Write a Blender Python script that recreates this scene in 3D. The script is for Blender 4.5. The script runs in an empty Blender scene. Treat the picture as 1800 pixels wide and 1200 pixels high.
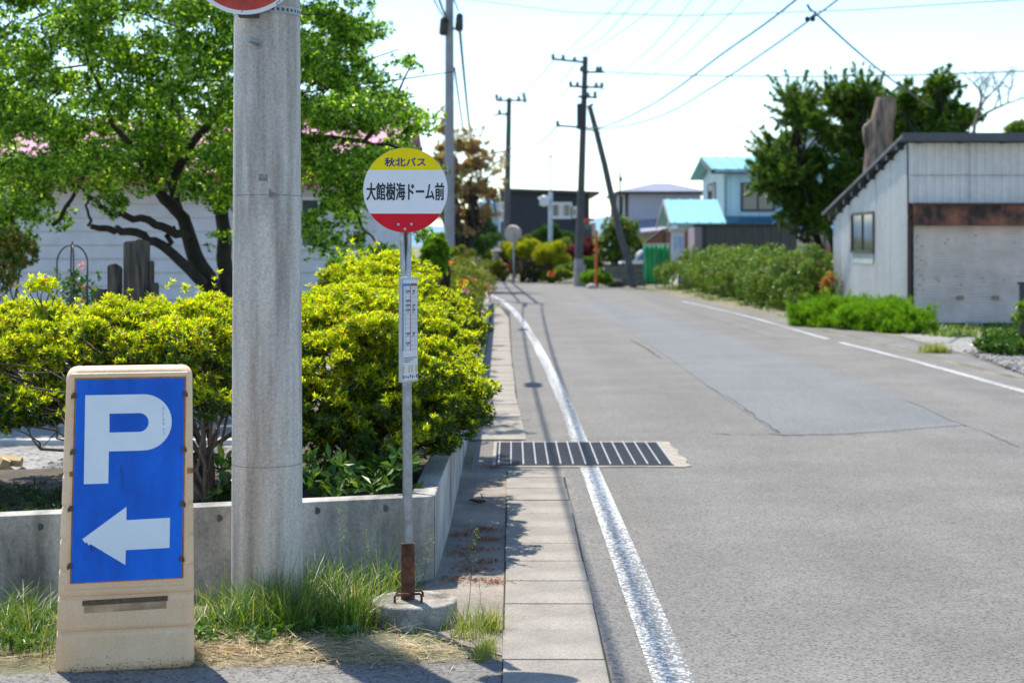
import bpy, math, random
import numpy as np
from mathutils import Vector, Matrix
R = math.radians
rng = np.random.default_rng(7)
random.seed(7)
SC = bpy.context.scene
COL = SC.collection

# ------------------------------------------------------------------ camera, sky, sun, exposure
F, H, HZ = 2850.0, 1.65, 430.0          # focal length in photo pixels, eye height, horizon row
cam = bpy.data.cameras.new('camera'); co = bpy.data.objects.new('camera', cam); COL.objects.link(co)
cam.lens = F/1800*36; cam.sensor_width = 36; cam.shift_y = -(600-HZ)/1800
cam.clip_start = .05; cam.clip_end = 6000
co.location = (0, 0, H); co.rotation_euler = (R(90), 0, 0)
cam.dof.use_dof = True; cam.dof.focus_distance = 7.2; cam.dof.aperture_fstop = 3.6
SC.camera = co
world = bpy.data.worlds.new('World'); SC.world = world; world.use_nodes = True
SUN_EL, SUN_AZ = R(60), R(-29)
nt = world.node_tree
sk = nt.nodes.new('ShaderNodeTexSky'); sk.sky_type = 'NISHITA'; sk.sun_disc = False
sk.sun_elevation = SUN_EL; sk.sun_rotation = SUN_AZ; sk.air_density = 1.0; sk.dust_density = .2; sk.ozone_density = 1.5
tint = nt.nodes.new('ShaderNodeMix'); tint.data_type = 'RGBA'; tint.blend_type = 'MULTIPLY'; tint.inputs[0].default_value = 1; tint.inputs[7].default_value = (.87, .94, .97, 1)
nt.links.new(sk.outputs[0], tint.inputs[6]); nt.links.new(tint.outputs[2], nt.nodes['Background'].inputs[0]); nt.nodes['Background'].inputs[1].default_value = .15
sl = bpy.data.lights.new('sun', 'SUN'); sl.energy = 4.5; sl.angle = R(.5); sl.color = (1, .92, .78)
so = bpy.data.objects.new('sun', sl); COL.objects.link(so)
sdir = Vector((math.cos(SUN_EL)*math.sin(SUN_AZ), math.cos(SUN_EL)*math.cos(SUN_AZ), math.sin(SUN_EL)))
so.rotation_mode = 'QUATERNION'; so.rotation_quaternion = sdir.to_track_quat('Z', 'Y'); so.location = (-10, 10, 30)
SC.view_settings.view_transform = 'Standard'; SC.view_settings.look = 'None'; SC.view_settings.exposure = .78
SC.view_settings.gamma = 1
SC.cycles.use_denoising = True
SC.cycles.max_bounces = 8; SC.cycles.transparent_max_bounces = 6

# ------------------------------------------------------------------ helpers
def W(x, y, d): return ((x-900)/F*d, d, H-(y-HZ)/F*d)       # a photo position at a distance in metres
def G(x, y, z=0.0):
    d = (H-z)*F/(y-HZ); return ((x-900)/F*d, d, z)
def GX(x, d): return (x-900)/F*d
def ZY(y, d): return H-(y-HZ)/F*d

_m = {}
def mat(name, col, rough=.7, var=.15, scale=4, bump=0., bscale=60, metal=0., col2=None, stretch=(1, 1, 1), spec=.5, fac=(.35, .65), coat=0, trans=0, specks=None, island=0, bstretch=None):
    if name in _m: return _m[name]
    m = bpy.data.materials.new(name); m.use_nodes = True; _m[name] = m
    n, l = m.node_tree.nodes, m.node_tree.links
    b = n['Principled BSDF']; b.inputs['Roughness'].default_value = rough; b.inputs['Metallic'].default_value = metal
    b.inputs['Specular IOR Level'].default_value = spec; b.inputs['Coat Weight'].default_value = coat
    tc = n.new('ShaderNodeTexCoord'); mp = n.new('ShaderNodeMapping'); mp.inputs['Scale'].default_value = stretch
    l.new(tc.outputs['Object'], mp.inputs[0])
    nz = n.new('ShaderNodeTexNoise'); nz.inputs['Scale'].default_value = scale; nz.inputs['Detail'].default_value = 6; nz.inputs['Roughness'].default_value = .6
    l.new(mp.outputs[0], nz.inputs[0])
    cr = n.new('ShaderNodeValToRGB'); l.new(nz.outputs[0], cr.inputs[0])
    cr.color_ramp.elements[0].position, cr.color_ramp.elements[1].position = fac
    cr.color_ramp.elements[0].color = tuple(min(1, c*(1-var)) for c in (col2 or col))+(1,)
    cr.color_ramp.elements[1].color = tuple(min(1, c*(1+var)) for c in col)+(1,)
    out = cr.outputs[0]
    if specks:                                             # (scale, amount, low, high): fine grain in the colour
        v = n.new('ShaderNodeTexNoise'); v.inputs['Scale'].default_value = specks[0]; v.inputs['Detail'].default_value = 3; v.inputs['Roughness'].default_value = .75
        l.new(tc.outputs['Object'], v.inputs[0])
        mr = n.new('ShaderNodeMapRange'); mr.inputs[1].default_value = .36; mr.inputs[2].default_value = .64; mr.inputs[3].default_value = specks[1]; mr.inputs[4].default_value = specks[2]
        l.new(v.outputs[0], mr.inputs[0])
        mx = n.new('ShaderNodeMix'); mx.data_type = 'RGBA'; mx.blend_type = 'MULTIPLY'; mx.inputs[0].default_value = 1
        l.new(out, mx.inputs[6]); l.new(mr.outputs[0], mx.inputs[7]); out = mx.outputs[2]
    if island:
        g = n.new('ShaderNodeNewGeometry'); mr = n.new('ShaderNodeMapRange'); mr.inputs[3].default_value = 1-island; mr.inputs[4].default_value = 1+island
        l.new(g.outputs['Random Per Island'], mr.inputs[0])
        mx = n.new('ShaderNodeMix'); mx.data_type = 'RGBA'; mx.blend_type = 'MULTIPLY'; mx.inputs[0].default_value = 1
        l.new(out, mx.inputs[6]); l.new(mr.outputs[0], mx.inputs[7]); out = mx.outputs[2]
    l.new(out, b.inputs['Base Color'])
    if bump:
        bz = n.new('ShaderNodeTexNoise'); bz.inputs['Scale'].default_value = bscale; bz.inputs['Detail'].default_value = 5
        if bstretch:
            m2 = n.new('ShaderNodeMapping'); m2.inputs['Scale'].default_value = bstretch; l.new(tc.outputs['Object'], m2.inputs[0]); l.new(m2.outputs[0], bz.inputs[0])
        else: l.new(tc.outputs['Object'], bz.inputs[0])
        bp = n.new('ShaderNodeBump'); bp.inputs['Strength'].default_value = bump; bp.inputs['Distance'].default_value = .01
        l.new(bz.outputs[0], bp.inputs['Height']); l.new(bp.outputs[0], b.inputs['Normal'])
    return m

def leafmat(name, cols, rough=.45, trans=.42, tcol=1.25, spec=.4):
    """cols: list of (position, colour); each leaf takes one colour at random"""
    m = bpy.data.materials.new(name); m.use_nodes = True; _m[name] = m
    n, l = m.node_tree.nodes, m.node_tree.links
    b = n['Principled BSDF']; b.inputs['Roughness'].default_value = rough; b.inputs['Specular IOR Level'].default_value = spec
    g = n.new('ShaderNodeNewGeometry'); cr = n.new('ShaderNodeValToRGB'); l.new(g.outputs['Random Per Island'], cr.inputs[0])
    e = cr.color_ramp.elements
    while len(e) < len(cols): e.new(.5)
    for i, (p, c) in enumerate(cols): e[i].position = p; e[i].color = tuple(c)+(1,)
    l.new(cr.outputs[0], b.inputs['Base Color'])
    t = n.new('ShaderNodeBsdfTranslucent')
    mx = n.new('ShaderNodeMix'); mx.data_type = 'RGBA'; mx.blend_type = 'MULTIPLY'; mx.inputs[0].default_value = 1
    mx.inputs[7].default_value = (tcol*1.15, tcol*1.1, tcol*.45, 1); l.new(cr.outputs[0], mx.inputs[6]); l.new(mx.outputs[2], t.inputs[0])
    ms = n.new('ShaderNodeMixShader'); ms.inputs[0].default_value = trans
    l.new(b.outputs[0], ms.inputs[1]); l.new(t.outputs[0], ms.inputs[2]); l.new(ms.outputs[0], n['Material Output'].inputs[0])
    return m

def tag(o, label=None, cat=None, group=None, kind=None):
    if label: o['label'] = label
    if cat: o['category'] = cat
    if group: o['group'] = group
    if kind: o['kind'] = kind
    return o
def thing(name, label, cat, loc, group=None):
    o = bpy.data.objects.new(name, None); COL.objects.link(o); o.location = loc; o.empty_display_size = .1
    return tag(o, label, cat, group)

class MB:
    def __init__(s): s.v = []; s.f = []; s.mi = []; s.sm = []; s.n = 0
    def add(s, V, Fc, mi=0, smooth=False):
        V = [tuple(map(float, p)) for p in V]
        s.v += V; s.f += [tuple(i+s.n for i in f) for f in Fc]; s.mi += [mi]*len(Fc); s.sm += [smooth]*len(Fc); s.n += len(V); return s
    def box(s, x0, x1, y0, y1, z0, z1, mi=0, rot=0, c=None):
        V = [(x, y, z) for z in (z0, z1) for y in (y0, y1) for x in (x0, x1)]
        if rot:
            cx, cy = c or ((x0+x1)/2, (y0+y1)/2); ca, sa = math.cos(rot), math.sin(rot)
            V = [(cx+(x-cx)*ca-(y-cy)*sa, cy+(x-cx)*sa+(y-cy)*ca, z) for x, y, z in V]
        return s.add(V, [(0, 2, 3, 1), (4, 5, 7, 6), (0, 1, 5, 4), (2, 6, 7, 3), (0, 4, 6, 2), (1, 3, 7, 5)], mi)
    def hexa(s, A, B, mi=0):          # two quads A (bottom / back) and B joined
        return s.add(list(A)+list(B), [(3, 2, 1, 0), (4, 5, 6, 7), (0, 1, 5, 4), (1, 2, 6, 5), (2, 3, 7, 6), (3, 0, 4, 7)], mi)
    def prism(s, pts, axis, a, b, mi=0):   # polygon pts (2D) extruded along an axis from a to b; axis 'y': pts=(x,z), 'x': (y,z), 'z': (x,y)
        def P(p, t): return (p[0], t, p[1]) if axis == 'y' else (t, p[0], p[1]) if axis == 'x' else (p[0], p[1], t)
        n = len(pts); V = [P(p, a) for p in pts]+[P(p, b) for p in pts]
        return s.add(V, [tuple(range(n)), tuple(range(2*n-1, n-1, -1))]+[(i, i+n, (i+1) % n+n, (i+1) % n) for i in range(n)], mi)
    def tube(s, pts, rad, seg=8, mi=0, cap=True, smooth=True):
        pts = [Vector(p) for p in pts]; n = len(pts)
        if not hasattr(rad, '__len__'): rad = [rad]*n
        V = []; up = None
        for i in range(n):
            t = (pts[min(i+1, n-1)]-pts[max(i-1, 0)])
            if t.length < 1e-9: t = Vector((0, 0, 1))
            t.normalize()
            if up is None:
                a = Vector((0, 1, 0)) if abs(t.y) < .9 else Vector((1, 0, 0)); up = t.cross(a).normalized()
            u = (up-t*up.dot(t)).normalized(); up = u; w = t.cross(u)
            for k in range(seg):
                an = 2*math.pi*k/seg; V.append(pts[i]+(u*math.cos(an)+w*math.sin(an))*rad[i])
        Fc = [(i*seg+k, i*seg+(k+1) % seg, (i+1)*seg+(k+1) % seg, (i+1)*seg+k) for i in range(n-1) for k in range(seg)]
        s.add(V, Fc, mi, smooth)
        if cap:
            s.add([V[k] for k in range(seg)], [tuple(range(seg-1, -1, -1))], mi); s.add([V[(n-1)*seg+k] for k in range(seg)], [tuple(range(seg))], mi)
        return s
    def cyl(s, x, y, z0, z1, r0, r1=None, seg=32, mi=0): return s.tube([(x, y, z0), (x, y, z1)], [r0, r0 if r1 is None else r1], seg, mi)
    def build(s, name, m, parent=None, origin=None, bevel=0):
        org = np.array(parent_loc(parent) if parent is not None else (origin or (0, 0, 0)), float)
        me = bpy.data.meshes.new(name); me.from_pydata([tuple(np.array(p)-org) for p in s.v], [], s.f)
        for q in (m if isinstance(m, (list, tuple)) else [m]): me.materials.append(q)
        me.polygons.foreach_set('material_index', s.mi); me.polygons.foreach_set('use_smooth', s.sm); me.update()
        o = bpy.data.objects.new(name, me); COL.objects.link(o)
        if parent is not None: o.parent = parent
        else: o.location = org
        if bevel:
            b = o.modifiers.new('bevel', 'BEVEL'); b.width = bevel; b.segments = 2; b.limit_method = 'ANGLE'
        return o
def parent_loc(p):
    v = Vector((0, 0, 0))
    while p is not None: v += p.location; p = p.parent
    return v

def npmesh(name, V, Q, m, parent=None, origin=(0, 0, 0), mi=None, smooth=False, k=4):
    org = np.array(parent_loc(parent) if parent is not None else origin, float)
    V = (np.asarray(V)-org).astype(np.float32); Q = np.asarray(Q, np.int32)
    me = bpy.data.meshes.new(name); me.vertices.add(len(V)); me.vertices.foreach_set('co', V.ravel())
    me.loops.add(Q.size); me.loops.foreach_set('vertex_index', Q.ravel()); me.polygons.add(len(Q))
    me.polygons.foreach_set('loop_start', np.arange(0, Q.size, k, dtype=np.int32)); me.polygons.foreach_set('loop_total', np.full(len(Q), k, np.int32))
    for q in (m if isinstance(m, (list, tuple)) else [m]): me.materials.append(q)
    if mi is not None: me.polygons.foreach_set('material_index', np.asarray(mi, np.int32))
    me.polygons.foreach_set('use_smooth', np.full(len(Q), smooth))
    me.update(); me.validate()
    o = bpy.data.objects.new(name, me); COL.objects.link(o)
    if parent is not None: o.parent = parent
    else: o.location = org
    return o
def nrm(a): return a/np.maximum(np.linalg.norm(a, axis=1, keepdims=True), 1e-9)

def leaves(P, A, per, length, width, spread=(.35, 1.1), fold=.15, jit=.3):
    """rosettes: at each point P with axis A, `per` diamond leaves"""
    n = len(P); N = n*per
    P = np.repeat(P, per, 0); A = nrm(np.repeat(A, per, 0))
    ref = nrm(rng.normal(size=(n, 3))); ref = np.repeat(ref, per, 0)
    u = nrm(np.cross(A, ref)); v = np.cross(A, u)
    ph = np.tile(np.arange(per)*2*math.pi/per, n)+rng.normal(0, .35, N); th = rng.uniform(spread[0], spread[1], N)
    rad = u*np.cos(ph)[:, None]+v*np.sin(ph)[:, None]
    D = nrm(A*np.cos(th)[:, None]+rad*np.sin(th)[:, None]+rng.normal(0, jit*.3, (N, 3)))
    Wd = nrm(np.cross(D, A)+rng.normal(0, jit, (N, 3))*.5); Nn = nrm(np.cross(Wd, D))
    L = length*rng.uniform(.65, 1.2, N)[:, None]; w = width*rng.uniform(.7, 1.2, N)[:, None]*.5
    B = P+A*rng.uniform(-.3, .5, N)[:, None]*length*.5
    V = np.stack([B, B+D*L*.5+Wd*w+Nn*w*fold, B+D*L-Nn*L*.08, B+D*L*.5-Wd*w+Nn*w*fold], 1).reshape(-1, 3)
    Q = np.arange(N*4).reshape(N, 4)
    return V, Q

def blob_points(blobs, n, shell=.16, inner=.25, lump=.12, under=.35, up=.5, cover=.72, gap=None):
    gk = rng.normal(size=(7, 3)); gk = nrm(gk)*2*math.pi/(gap[0] if gap else 1); gp = rng.uniform(0, 6.3, 7)
    B = np.array(blobs, float); area = (B[:, 3]*B[:, 4]+B[:, 3]*B[:, 5]+B[:, 4]*B[:, 5]); pr = area/area.sum()
    out = []; ax = []; got = 0
    k = rng.normal(size=(5, 3))*3.2; phs = rng.uniform(0, 6.3, 5)
    while got < n:
        m = int(n*1.6)+64
        i = rng.choice(len(B), m, p=pr); u = nrm(rng.normal(size=(m, 3)))
        keep = (u[:, 2] > -.15) | (rng.random(m) < under); i = i[keep]; u = u[keep]; m = len(u)
        r = 1-np.abs(rng.normal(0, shell, m)); ins = rng.random(m) < inner; r[ins] = rng.uniform(.25, 1, ins.sum())**.5
        nzz = np.sin((u*1.0)@k.T+phs+i[:, None]*1.7).mean(1)
        r = r*(1+lump*nzz*2)
        p = B[i, :3]+u*r[:, None]*B[i, 3:6]
        bad = np.zeros(m, bool)
        if len(B) < 400:
            for j in range(len(B)):
                q = (p-B[j, :3])/B[j, 3:6]; bad |= ((q*q).sum(1) < cover**2) & (i != j) & ~ins
        if gap: bad |= np.sin(p@gk.T+gp).mean(1)+rng.normal(0, .04, m) < gap[1]
        p = p[~bad]; u = u[~bad]
        a = nrm(u*np.array([1, 1, .8])+np.array([0, 0, up])+rng.normal(0, .3, (len(u), 3)))
        out.append(p); ax.append(a); got += len(p)
    return np.concatenate(out)[:n], np.concatenate(ax)[:n]

def lumps(c, r, n, s, flat=.6, low=-.2, core=.72):
    """n smaller blobs over an ellipsoid's surface plus the core"""
    out = [(c[0], c[1], c[2], r[0]*core, r[1]*core, r[2]*core)]
    g = math.pi*(3-math.sqrt(5))
    for i in range(n):
        z = 1-(1-low)*(i+.5)/n; a = i*g+random.uniform(-.4, .4); q = math.sqrt(max(0, 1-z*z)); k = random.uniform(.7, 1.0); ss = s*random.uniform(.65, 1.25)
        out.append((c[0]+math.cos(a)*q*r[0]*k, c[1]+math.sin(a)*q*r[1]*k, c[2]+z*r[2]*k, ss, ss, ss*flat))
    return out

def sprays(S, k, n, L, w):
    B = np.array(S); i = rng.integers(0, len(B), k); u = nrm(rng.normal(size=(k, 3))*np.array([1, 1, .7])+np.array([0, 0, .25]))
    P0 = B[i, :3]+u*B[i, 3:6]*.7; s = rng.uniform(0, 1, (k, n, 1))**.8
    P = P0[:, None]+(u[:, None]+np.array([0, 0, .25])*s)*s*L*rng.uniform(.5, 1.2, (k, 1, 1))+rng.normal(0, 1, (k, n, 3))*w*(1.15-s)
    return P.reshape(-1, 3), np.repeat(u, n, 0)
def curve_pts(a, b, n=6, wob=.08, lift=.1):
    a, b = Vector(a), Vector(b); L = (b-a).length
    return [a.lerp(b, t/n)+Vector((random.gauss(0, wob), random.gauss(0, wob), random.gauss(0, wob*.5)+lift*math.sin(math.pi*t/n)))*(L if 0 < t < n else 0) for t in range(n+1)]
def branches(base, blobs, r0, parent, m, frac=1., name='trunk', spread=0.):
    mb = MB(); base = Vector(base)
    bl = [b for b in blobs if random.random() < frac]
    for i, b in enumerate(bl):
        t = Vector(b[:3]); r = r0*random.uniform(.5, 1)
        bs = base+Vector((random.uniform(-spread, spread), random.uniform(-spread, spread), 0))
        pts = curve_pts(bs, t, 6, .05, .05)
        mb.tube(pts, [r*(1-.8*k/6) for k in range(7)], 6)
        for _ in range(2):
            e = t+Vector((random.gauss(0, b[3]*.7), random.gauss(0, b[4]*.7), random.gauss(0, b[5]*.6)))
            mb.tube(curve_pts(pts[4], e, 4, .08, .05), [r*.4, r*.3, r*.22, r*.15, r*.06], 5)
    return mb.build(name, m, parent)

# ------------------------------------------------------------------ materials
def asphalt_mat(name, base, warm=(1, .955, .90), pit=.5, patchy=.12, scale=1.):
    m = bpy.data.materials.new(name); m.use_nodes = True; _m[name] = m
    n, l = m.node_tree.nodes, m.node_tree.links; b = n['Principled BSDF']; b.inputs['Roughness'].default_value = .8; b.inputs['Specular IOR Level'].default_value = .3
    tc = n.new('ShaderNodeTexCoord')
    def noise(s, d=4, r=.6):
        z = n.new('ShaderNodeTexNoise'); z.inputs['Scale'].default_value = s*scale; z.inputs['Detail'].default_value = d; z.inputs['Roughness'].default_value = r; l.new(tc.outputs['Object'], z.inputs[0]); return z.outputs[0]
    def mapr(o, a, bb, c, d):
        z = n.new('ShaderNodeMapRange'); l.new(o, z.inputs[0])
        for i, q in enumerate((a, bb, c, d)): z.inputs[i+1].default_value = q
        return z.outputs[0]
    def mul(a, c):
        z = n.new('ShaderNodeMath'); z.operation = 'MULTIPLY'; l.new(a, z.inputs[0]); l.new(c, z.inputs[1]); return z.outputs[0]
    vo = n.new('ShaderNodeTexVoronoi'); vo.inputs['Scale'].default_value = 95*scale; l.new(tc.outputs['Object'], vo.inputs[0])
    v2 = n.new('ShaderNodeSeparateColor'); l.new(vo.outputs['Color'], v2.inputs[0])
    grain = mapr(v2.outputs[0], 0, 1, .78, 1.22)
    pits = mapr(noise(62, 2, .5), .37, .44, pit, 1)
    big = mapr(noise(.9, 5), .35, .65, 1-patchy, 1+patchy)
    mid = mapr(noise(9, 4), .3, .7, .94, 1.06)
    sm = n.new('ShaderNodeMapping'); sm.inputs['Scale'].default_value = (1.1, .035, 1); l.new(tc.outputs['Object'], sm.inputs[0])
    st = n.new('ShaderNodeTexNoise'); st.inputs['Scale'].default_value = 1; st.inputs['Detail'].default_value = 3; l.new(sm.outputs[0], st.inputs[0])
    f = mul(mul(mul(mul(grain, pits), big), mid), mapr(st.outputs[0], .35, .65, .92, 1.07))
    vm = n.new('ShaderNodeVectorMath'); vm.operation = 'SCALE'; vm.inputs[0].default_value = tuple(base*w for w in warm); l.new(f, vm.inputs['Scale'])
    l.new(vm.outputs[0], b.inputs['Base Color'])
    bp = n.new('ShaderNodeBump'); bp.inputs['Strength'].default_value = .55; bp.inputs['Distance'].default_value = .006; l.new(f, bp.inputs['Height']); l.new(bp.outputs[0], b.inputs['Normal'])
    return m
def paint_mat(name, road, paint=(.56, .57, .58), cover=.5, streak=(14, .5, 1)):
    m = bpy.data.materials.new(name); m.use_nodes = True
    n, l = m.node_tree.nodes, m.node_tree.links; b = n['Principled BSDF']; b.inputs['Roughness'].default_value = .6
    tc = n.new('ShaderNodeTexCoord'); mp = n.new('ShaderNodeMapping'); mp.inputs['Scale'].default_value = streak; l.new(tc.outputs['Object'], mp.inputs[0])
    a = n.new('ShaderNodeTexNoise'); a.inputs['Scale'].default_value = 1.; a.inputs['Detail'].default_value = 3; l.new(mp.outputs[0], a.inputs[0])
    f = n.new('ShaderNodeTexNoise'); f.inputs['Scale'].default_value = 60; f.inputs['Detail'].default_value = 3; f.inputs['Roughness'].default_value = .7; l.new(tc.outputs['Object'], f.inputs[0])
    ad = n.new('ShaderNodeMath'); ad.operation = 'MULTIPLY_ADD'; ad.inputs[1].default_value = .35; l.new(a.outputs[0], ad.inputs[0]); l.new(f.outputs[0], ad.inputs[2])
    mr = n.new('ShaderNodeMapRange'); mr.inputs[1].default_value = cover+.2; mr.inputs[2].default_value = cover+.26; l.new(ad.outputs[0], mr.inputs[0])
    mx = n.new('ShaderNodeMix'); mx.data_type = 'RGBA'; mx.inputs[6].default_value = (road*.75, road*.75, road*.74, 1); mx.inputs[7].default_value = paint+(1,)
    l.new(mr.outputs[0], mx.inputs[0]); l.new(mx.outputs[2], b.inputs['Base Color'])
    bp = n.new('ShaderNodeBump'); bp.inputs['Strength'].default_value = .5; bp.inputs['Distance'].default_value = .004; l.new(f.outputs[0], bp.inputs['Height']); l.new(bp.outputs[0], b.inputs['Normal'])
    return m
ROAD = .168
M_road = asphalt_mat('worn_asphalt', ROAD)
M_patch = asphalt_mat('smooth_asphalt', .166, (.93, .965, 1.0), .7, .08)
M_apron = asphalt_mat('apron_asphalt', .18, (1, .97, .93), .4, .15)
M_lot = asphalt_mat('lot_asphalt', .24, (1, 1, 1), .7, .08)
M_line = paint_mat('worn_white_paint', ROAD, cover=.465, streak=(11, .22, 1))
M_line2 = paint_mat('white_paint', ROAD, (.48, .48, .47), cover=.43)
M_dirt = mat('dirt', (.19, .16, .125), .95, .3, 3, .8, 40, specks=(90, .6, 1.35))
M_earth = mat('bare_earth', (.2, .17, .12), .95, .3, .8, .6, 30, col2=(.10, .12, .05), specks=(40, .7, 1.3))
M_soil = mat('planter_soil', (.075, .06, .045), .95, .35, 8, 1, 60)
M_slab = mat('gutter_concrete', (.255, .232, .205), .85, .2, 2.5, .5, 90, specks=(110, .72, 1.22), island=.05)
M_strip = mat('stained_concrete', (.225, .195, .165), .9, .35, 1.6, .5, 80, specks=(90, .7, 1.25))
M_wallc = mat('planter_concrete', (.39, .38, .36), .85, .34, 2.6, .5, 60, stretch=(1.6, .5, .5), col2=(.22, .215, .2), specks=(60, .82, 1.12))
M_pole = mat('pole_concrete', (.54, .51, .47), .85, .16, 3.0, .5, 120, stretch=(4, 4, .35), col2=(.42, .38, .335), fac=(.34, .6), specks=(75, .78, 1.1))
M_galv = mat('galvanised_steel', (.30, .33, .38), .3, .2, 30, .15, 120, metal=.75)
M_steel = mat('dull_steel', (.3, .31, .33), .45, .2, 20, .1, 80, metal=.6)
M_rust = mat('rust', (.13, .045, .022), .85, .35, 25, .6, 120, col2=(.06, .025, .016))
M_white = mat('white_paint_plain', (.72, .74, .77), .4, .03, 4)
M_dark = mat('dark_metal', (.03, .03, .034), .5, .2, 10)
M_bark = mat('bark', (.035, .027, .021), .9, .45, 14, 1, 40, stretch=(1, 1, .3))
M_twig = mat('azalea_stem', (.11, .08, .055), .85, .3, 20, .5, 60)
M_wood = mat('weathered_wood', (.2, .17, .13), .85, .3, 6, .5, 50, stretch=(6, 6, .6))
M_glass = mat('window_glass', (.06, .075, .09), .08, .3, 1.2, spec=.8)
M_black = mat('black_rubber', (.02, .02, .022), .5, .1, 5)

# ------------------------------------------------------------------ setting
def sheet(name, pts, z, m, kind='structure', label=None):
    mb = MB(); mb.add([(x, y, z) for x, y in pts], [tuple(range(len(pts)))]); o = mb.build(name, m); tag(o, kind=kind)
    if o.data.polygons[0].normal.z < 0: o.data.flip_normals()
    if label: o['label'] = label
    return o
def strip(name, L, Rr, z, m):
    mb = MB(); n = len(L); mb.add([(x, y, z) for x, y in L]+[(x, y, z) for x, y in Rr], [(i, n+i, n+i+1, i+1) for i in range(n-1)])
    o = mb.build(name, m); return tag(o, kind='structure')
sheet('ground', [(-1500, -200), (1500, -200), (1500, 2500), (-1500, 2500)], 0, M_earth)
roadL = [(-.3, 14), (-.38, 20), (-.5, 38), (-.9, 50), (-2.2, 60), (-4.5, 68), (-9, 75), (-20, 82), (-60, 92)]
roadR = [(6.6, -5), (6.3, 10), (6.15, 22), (5.9, 30), (5.8, 40), (5.45, 50), (4.6, 58), (3.0, 65), (.5, 72.5), (-3, 78), (-9, 84), (-20, 91), (-60, 101)]
sheet('road', [(.42, -5), (.42, 11.6), (-.3, 11.7)]+roadL+roadR[::-1], .004, M_road)
sheet('pavement', [(-8, -5), (.42, -5), (.42, 6.2), (-.1, 6.45), (-1.2, 6.3), (-2.4, 6.15), (-8, 6.0)], .006, M_apron)
sheet('pavement', [(-.42, 6.9), (-.04, 6.5), (-.04, 11.7), (-.42, 11.7)], .005, M_strip)
sheet('pavement', [(.375, 6.2), (.425, 6.2), (.425, 11.7), (.375, 11.7)], .007, M_apron)
sheet('pavement', [(6.62, -5), (8.6, -5), (8.0, 22), (6.9, 29), (6.2, 38), (5.82, 45), (5.92, 40), (6.02, 30), (6.27, 22), (6.42, 10)], .003, M_apron)
# smoother repair in the lane, its bluish tint a painted sky reflection
pp = [(1020, 537), (1090, 572), (1180, 632), (1262, 692), (1330, 738), (1372, 766), (1470, 764), (1560, 759), (1640, 752), (1700, 748), (1590, 700), (1480, 660), (1380, 628), (1290, 598), (1200, 566), (1110, 540), (1050, 527)]
sheet('road_patch', [G(*p)[:2] for p in pp], .0075, M_patch)
M_crack = mat('crack', (.05, .047, .042), .95, .3, 30)
def crack(pts, w):
    mb = MB(); q = []
    for a, b in zip(pts[:-1], pts[1:]):
        for k in range(6):
            t = k/6; q.append((a[0]+(b[0]-a[0])*t+random.gauss(0, .012), a[1]+(b[1]-a[1])*t+random.gauss(0, .03)))
    n = len(q); V = []
    for i, (x, y) in enumerate(q):
        ww = w*random.uniform(.15, 1); V += [(x-ww, y-ww, .0095), (x+ww, y+ww, .0095)]
    mb.add(V, [(2*i, 2*i+1, 2*i+3, 2*i+2) for i in range(n-1)]); tag(mb.build('road_crack', M_crack), kind='structure')
crack([G(x, y)[:2] for x, y in [(1190, 772), (1260, 764), (1340, 765), (1420, 766), (1520, 765), (1620, 758)]], .009)
crack([G(x, y)[:2] for x, y in [(1245, 680), (1290, 705), (1340, 742), (1375, 766)]], .014)
crack([G(x, y)[:2] for x, y in [(1110, 598), (1150, 622), (1165, 632)]], .012)
crack([G(x, y)[:2] for x, y in [(1580, 700), (1660, 735), (1740, 765), (1800, 790)]], .006)
# edge lines
lL = [(.53, -1), (.53, 6.1), (.507, 11.2), (.5, 12.0)]; lR = [(.69, -1), (.69, 6.1), (.647, 11.2), (.64, 12.0)]
strip('road_marking', lL, lR, .0085, M_line)
lL = [(.495, 13.46), (.49, 16), (.43, 21), (.33, 27), (.15, 35), (-.08, 41.6), (-.38, 48), (-.9, 55), (-2.0, 61)]
strip('road_marking', lL, [(x+.14, y+.03) for x, y in lL], .0085, M_line)
rL = [(5.5, -1), (5.62, 12), (5.68, 18), (5.66, 23), (5.44, 27.3)]; rL = [(5.62, 5), (5.66, 12), (5.68, 18), (5.62, 23), (5.46, 27.3)]
strip('road_marking', rL, [(x+.13, y) for x, y in rL], .0085, M_line2)
rL = [(5.44, 28.2), (5.38, 34), (5.3, 38.5), (5.1, 43), (4.9, 47)]
strip('road_marking', rL, [(x+.12, y+.06) for x, y in rL], .0085, M_line2)
# gutter cover slabs
def gutter_slab(x0, x1, y0, y1, i, near):
    mb = MB(); g = .004+(.004 if random.random() < .4 else 0)
    q_ = random.uniform(-.006, .006); mb.box(x0+q_, x1+q_-random.uniform(0, .008), y0+g, y1-g, -.02, .0115+random.uniform(0, .006), rot=random.uniform(-.006, .006))
    o = mb.build('gutter_cover_slab', M_slab, origin=((x0+x1)/2, (y0+y1)/2, 0), bevel=.004 if near else 0)
    return o
M_gap = mat('gutter_gap', (.035, .03, .025), .95, .2, 20)
sheet('gutter', [(-.04, 2), (.375, 2), (.375, 11.75), (-.04, 11.75)], .0065, M_gap)
sheet('gutter', [(-.36, 13.6), (.09, 13.6), (.0, 24), (-.05, 40), (-.5, 46), (-.62, 46), (-.5, 36), (-.4, 24)], .0065, M_gap)
y = 4.4; i = 0
while y < 11.6:
    tag(gutter_slab(-.035, .37, y, min(y+.5, 11.72), i, True), 'grey concrete gutter cover slab in the row before the drain grate', 'gutter cover', 'gutter cover slabs before the grate'); y += .5; i += 1
y = 13.65
def lx(y): return np.interp(y, [13, 18, 24, 36, 46], [-.35, -.37, -.4, -.47, -.6])
def rx(y): return np.interp(y, [13, 15, 18, 24, 36, 46], [.14, .1, .05, 0, -.06, -.45])
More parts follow.
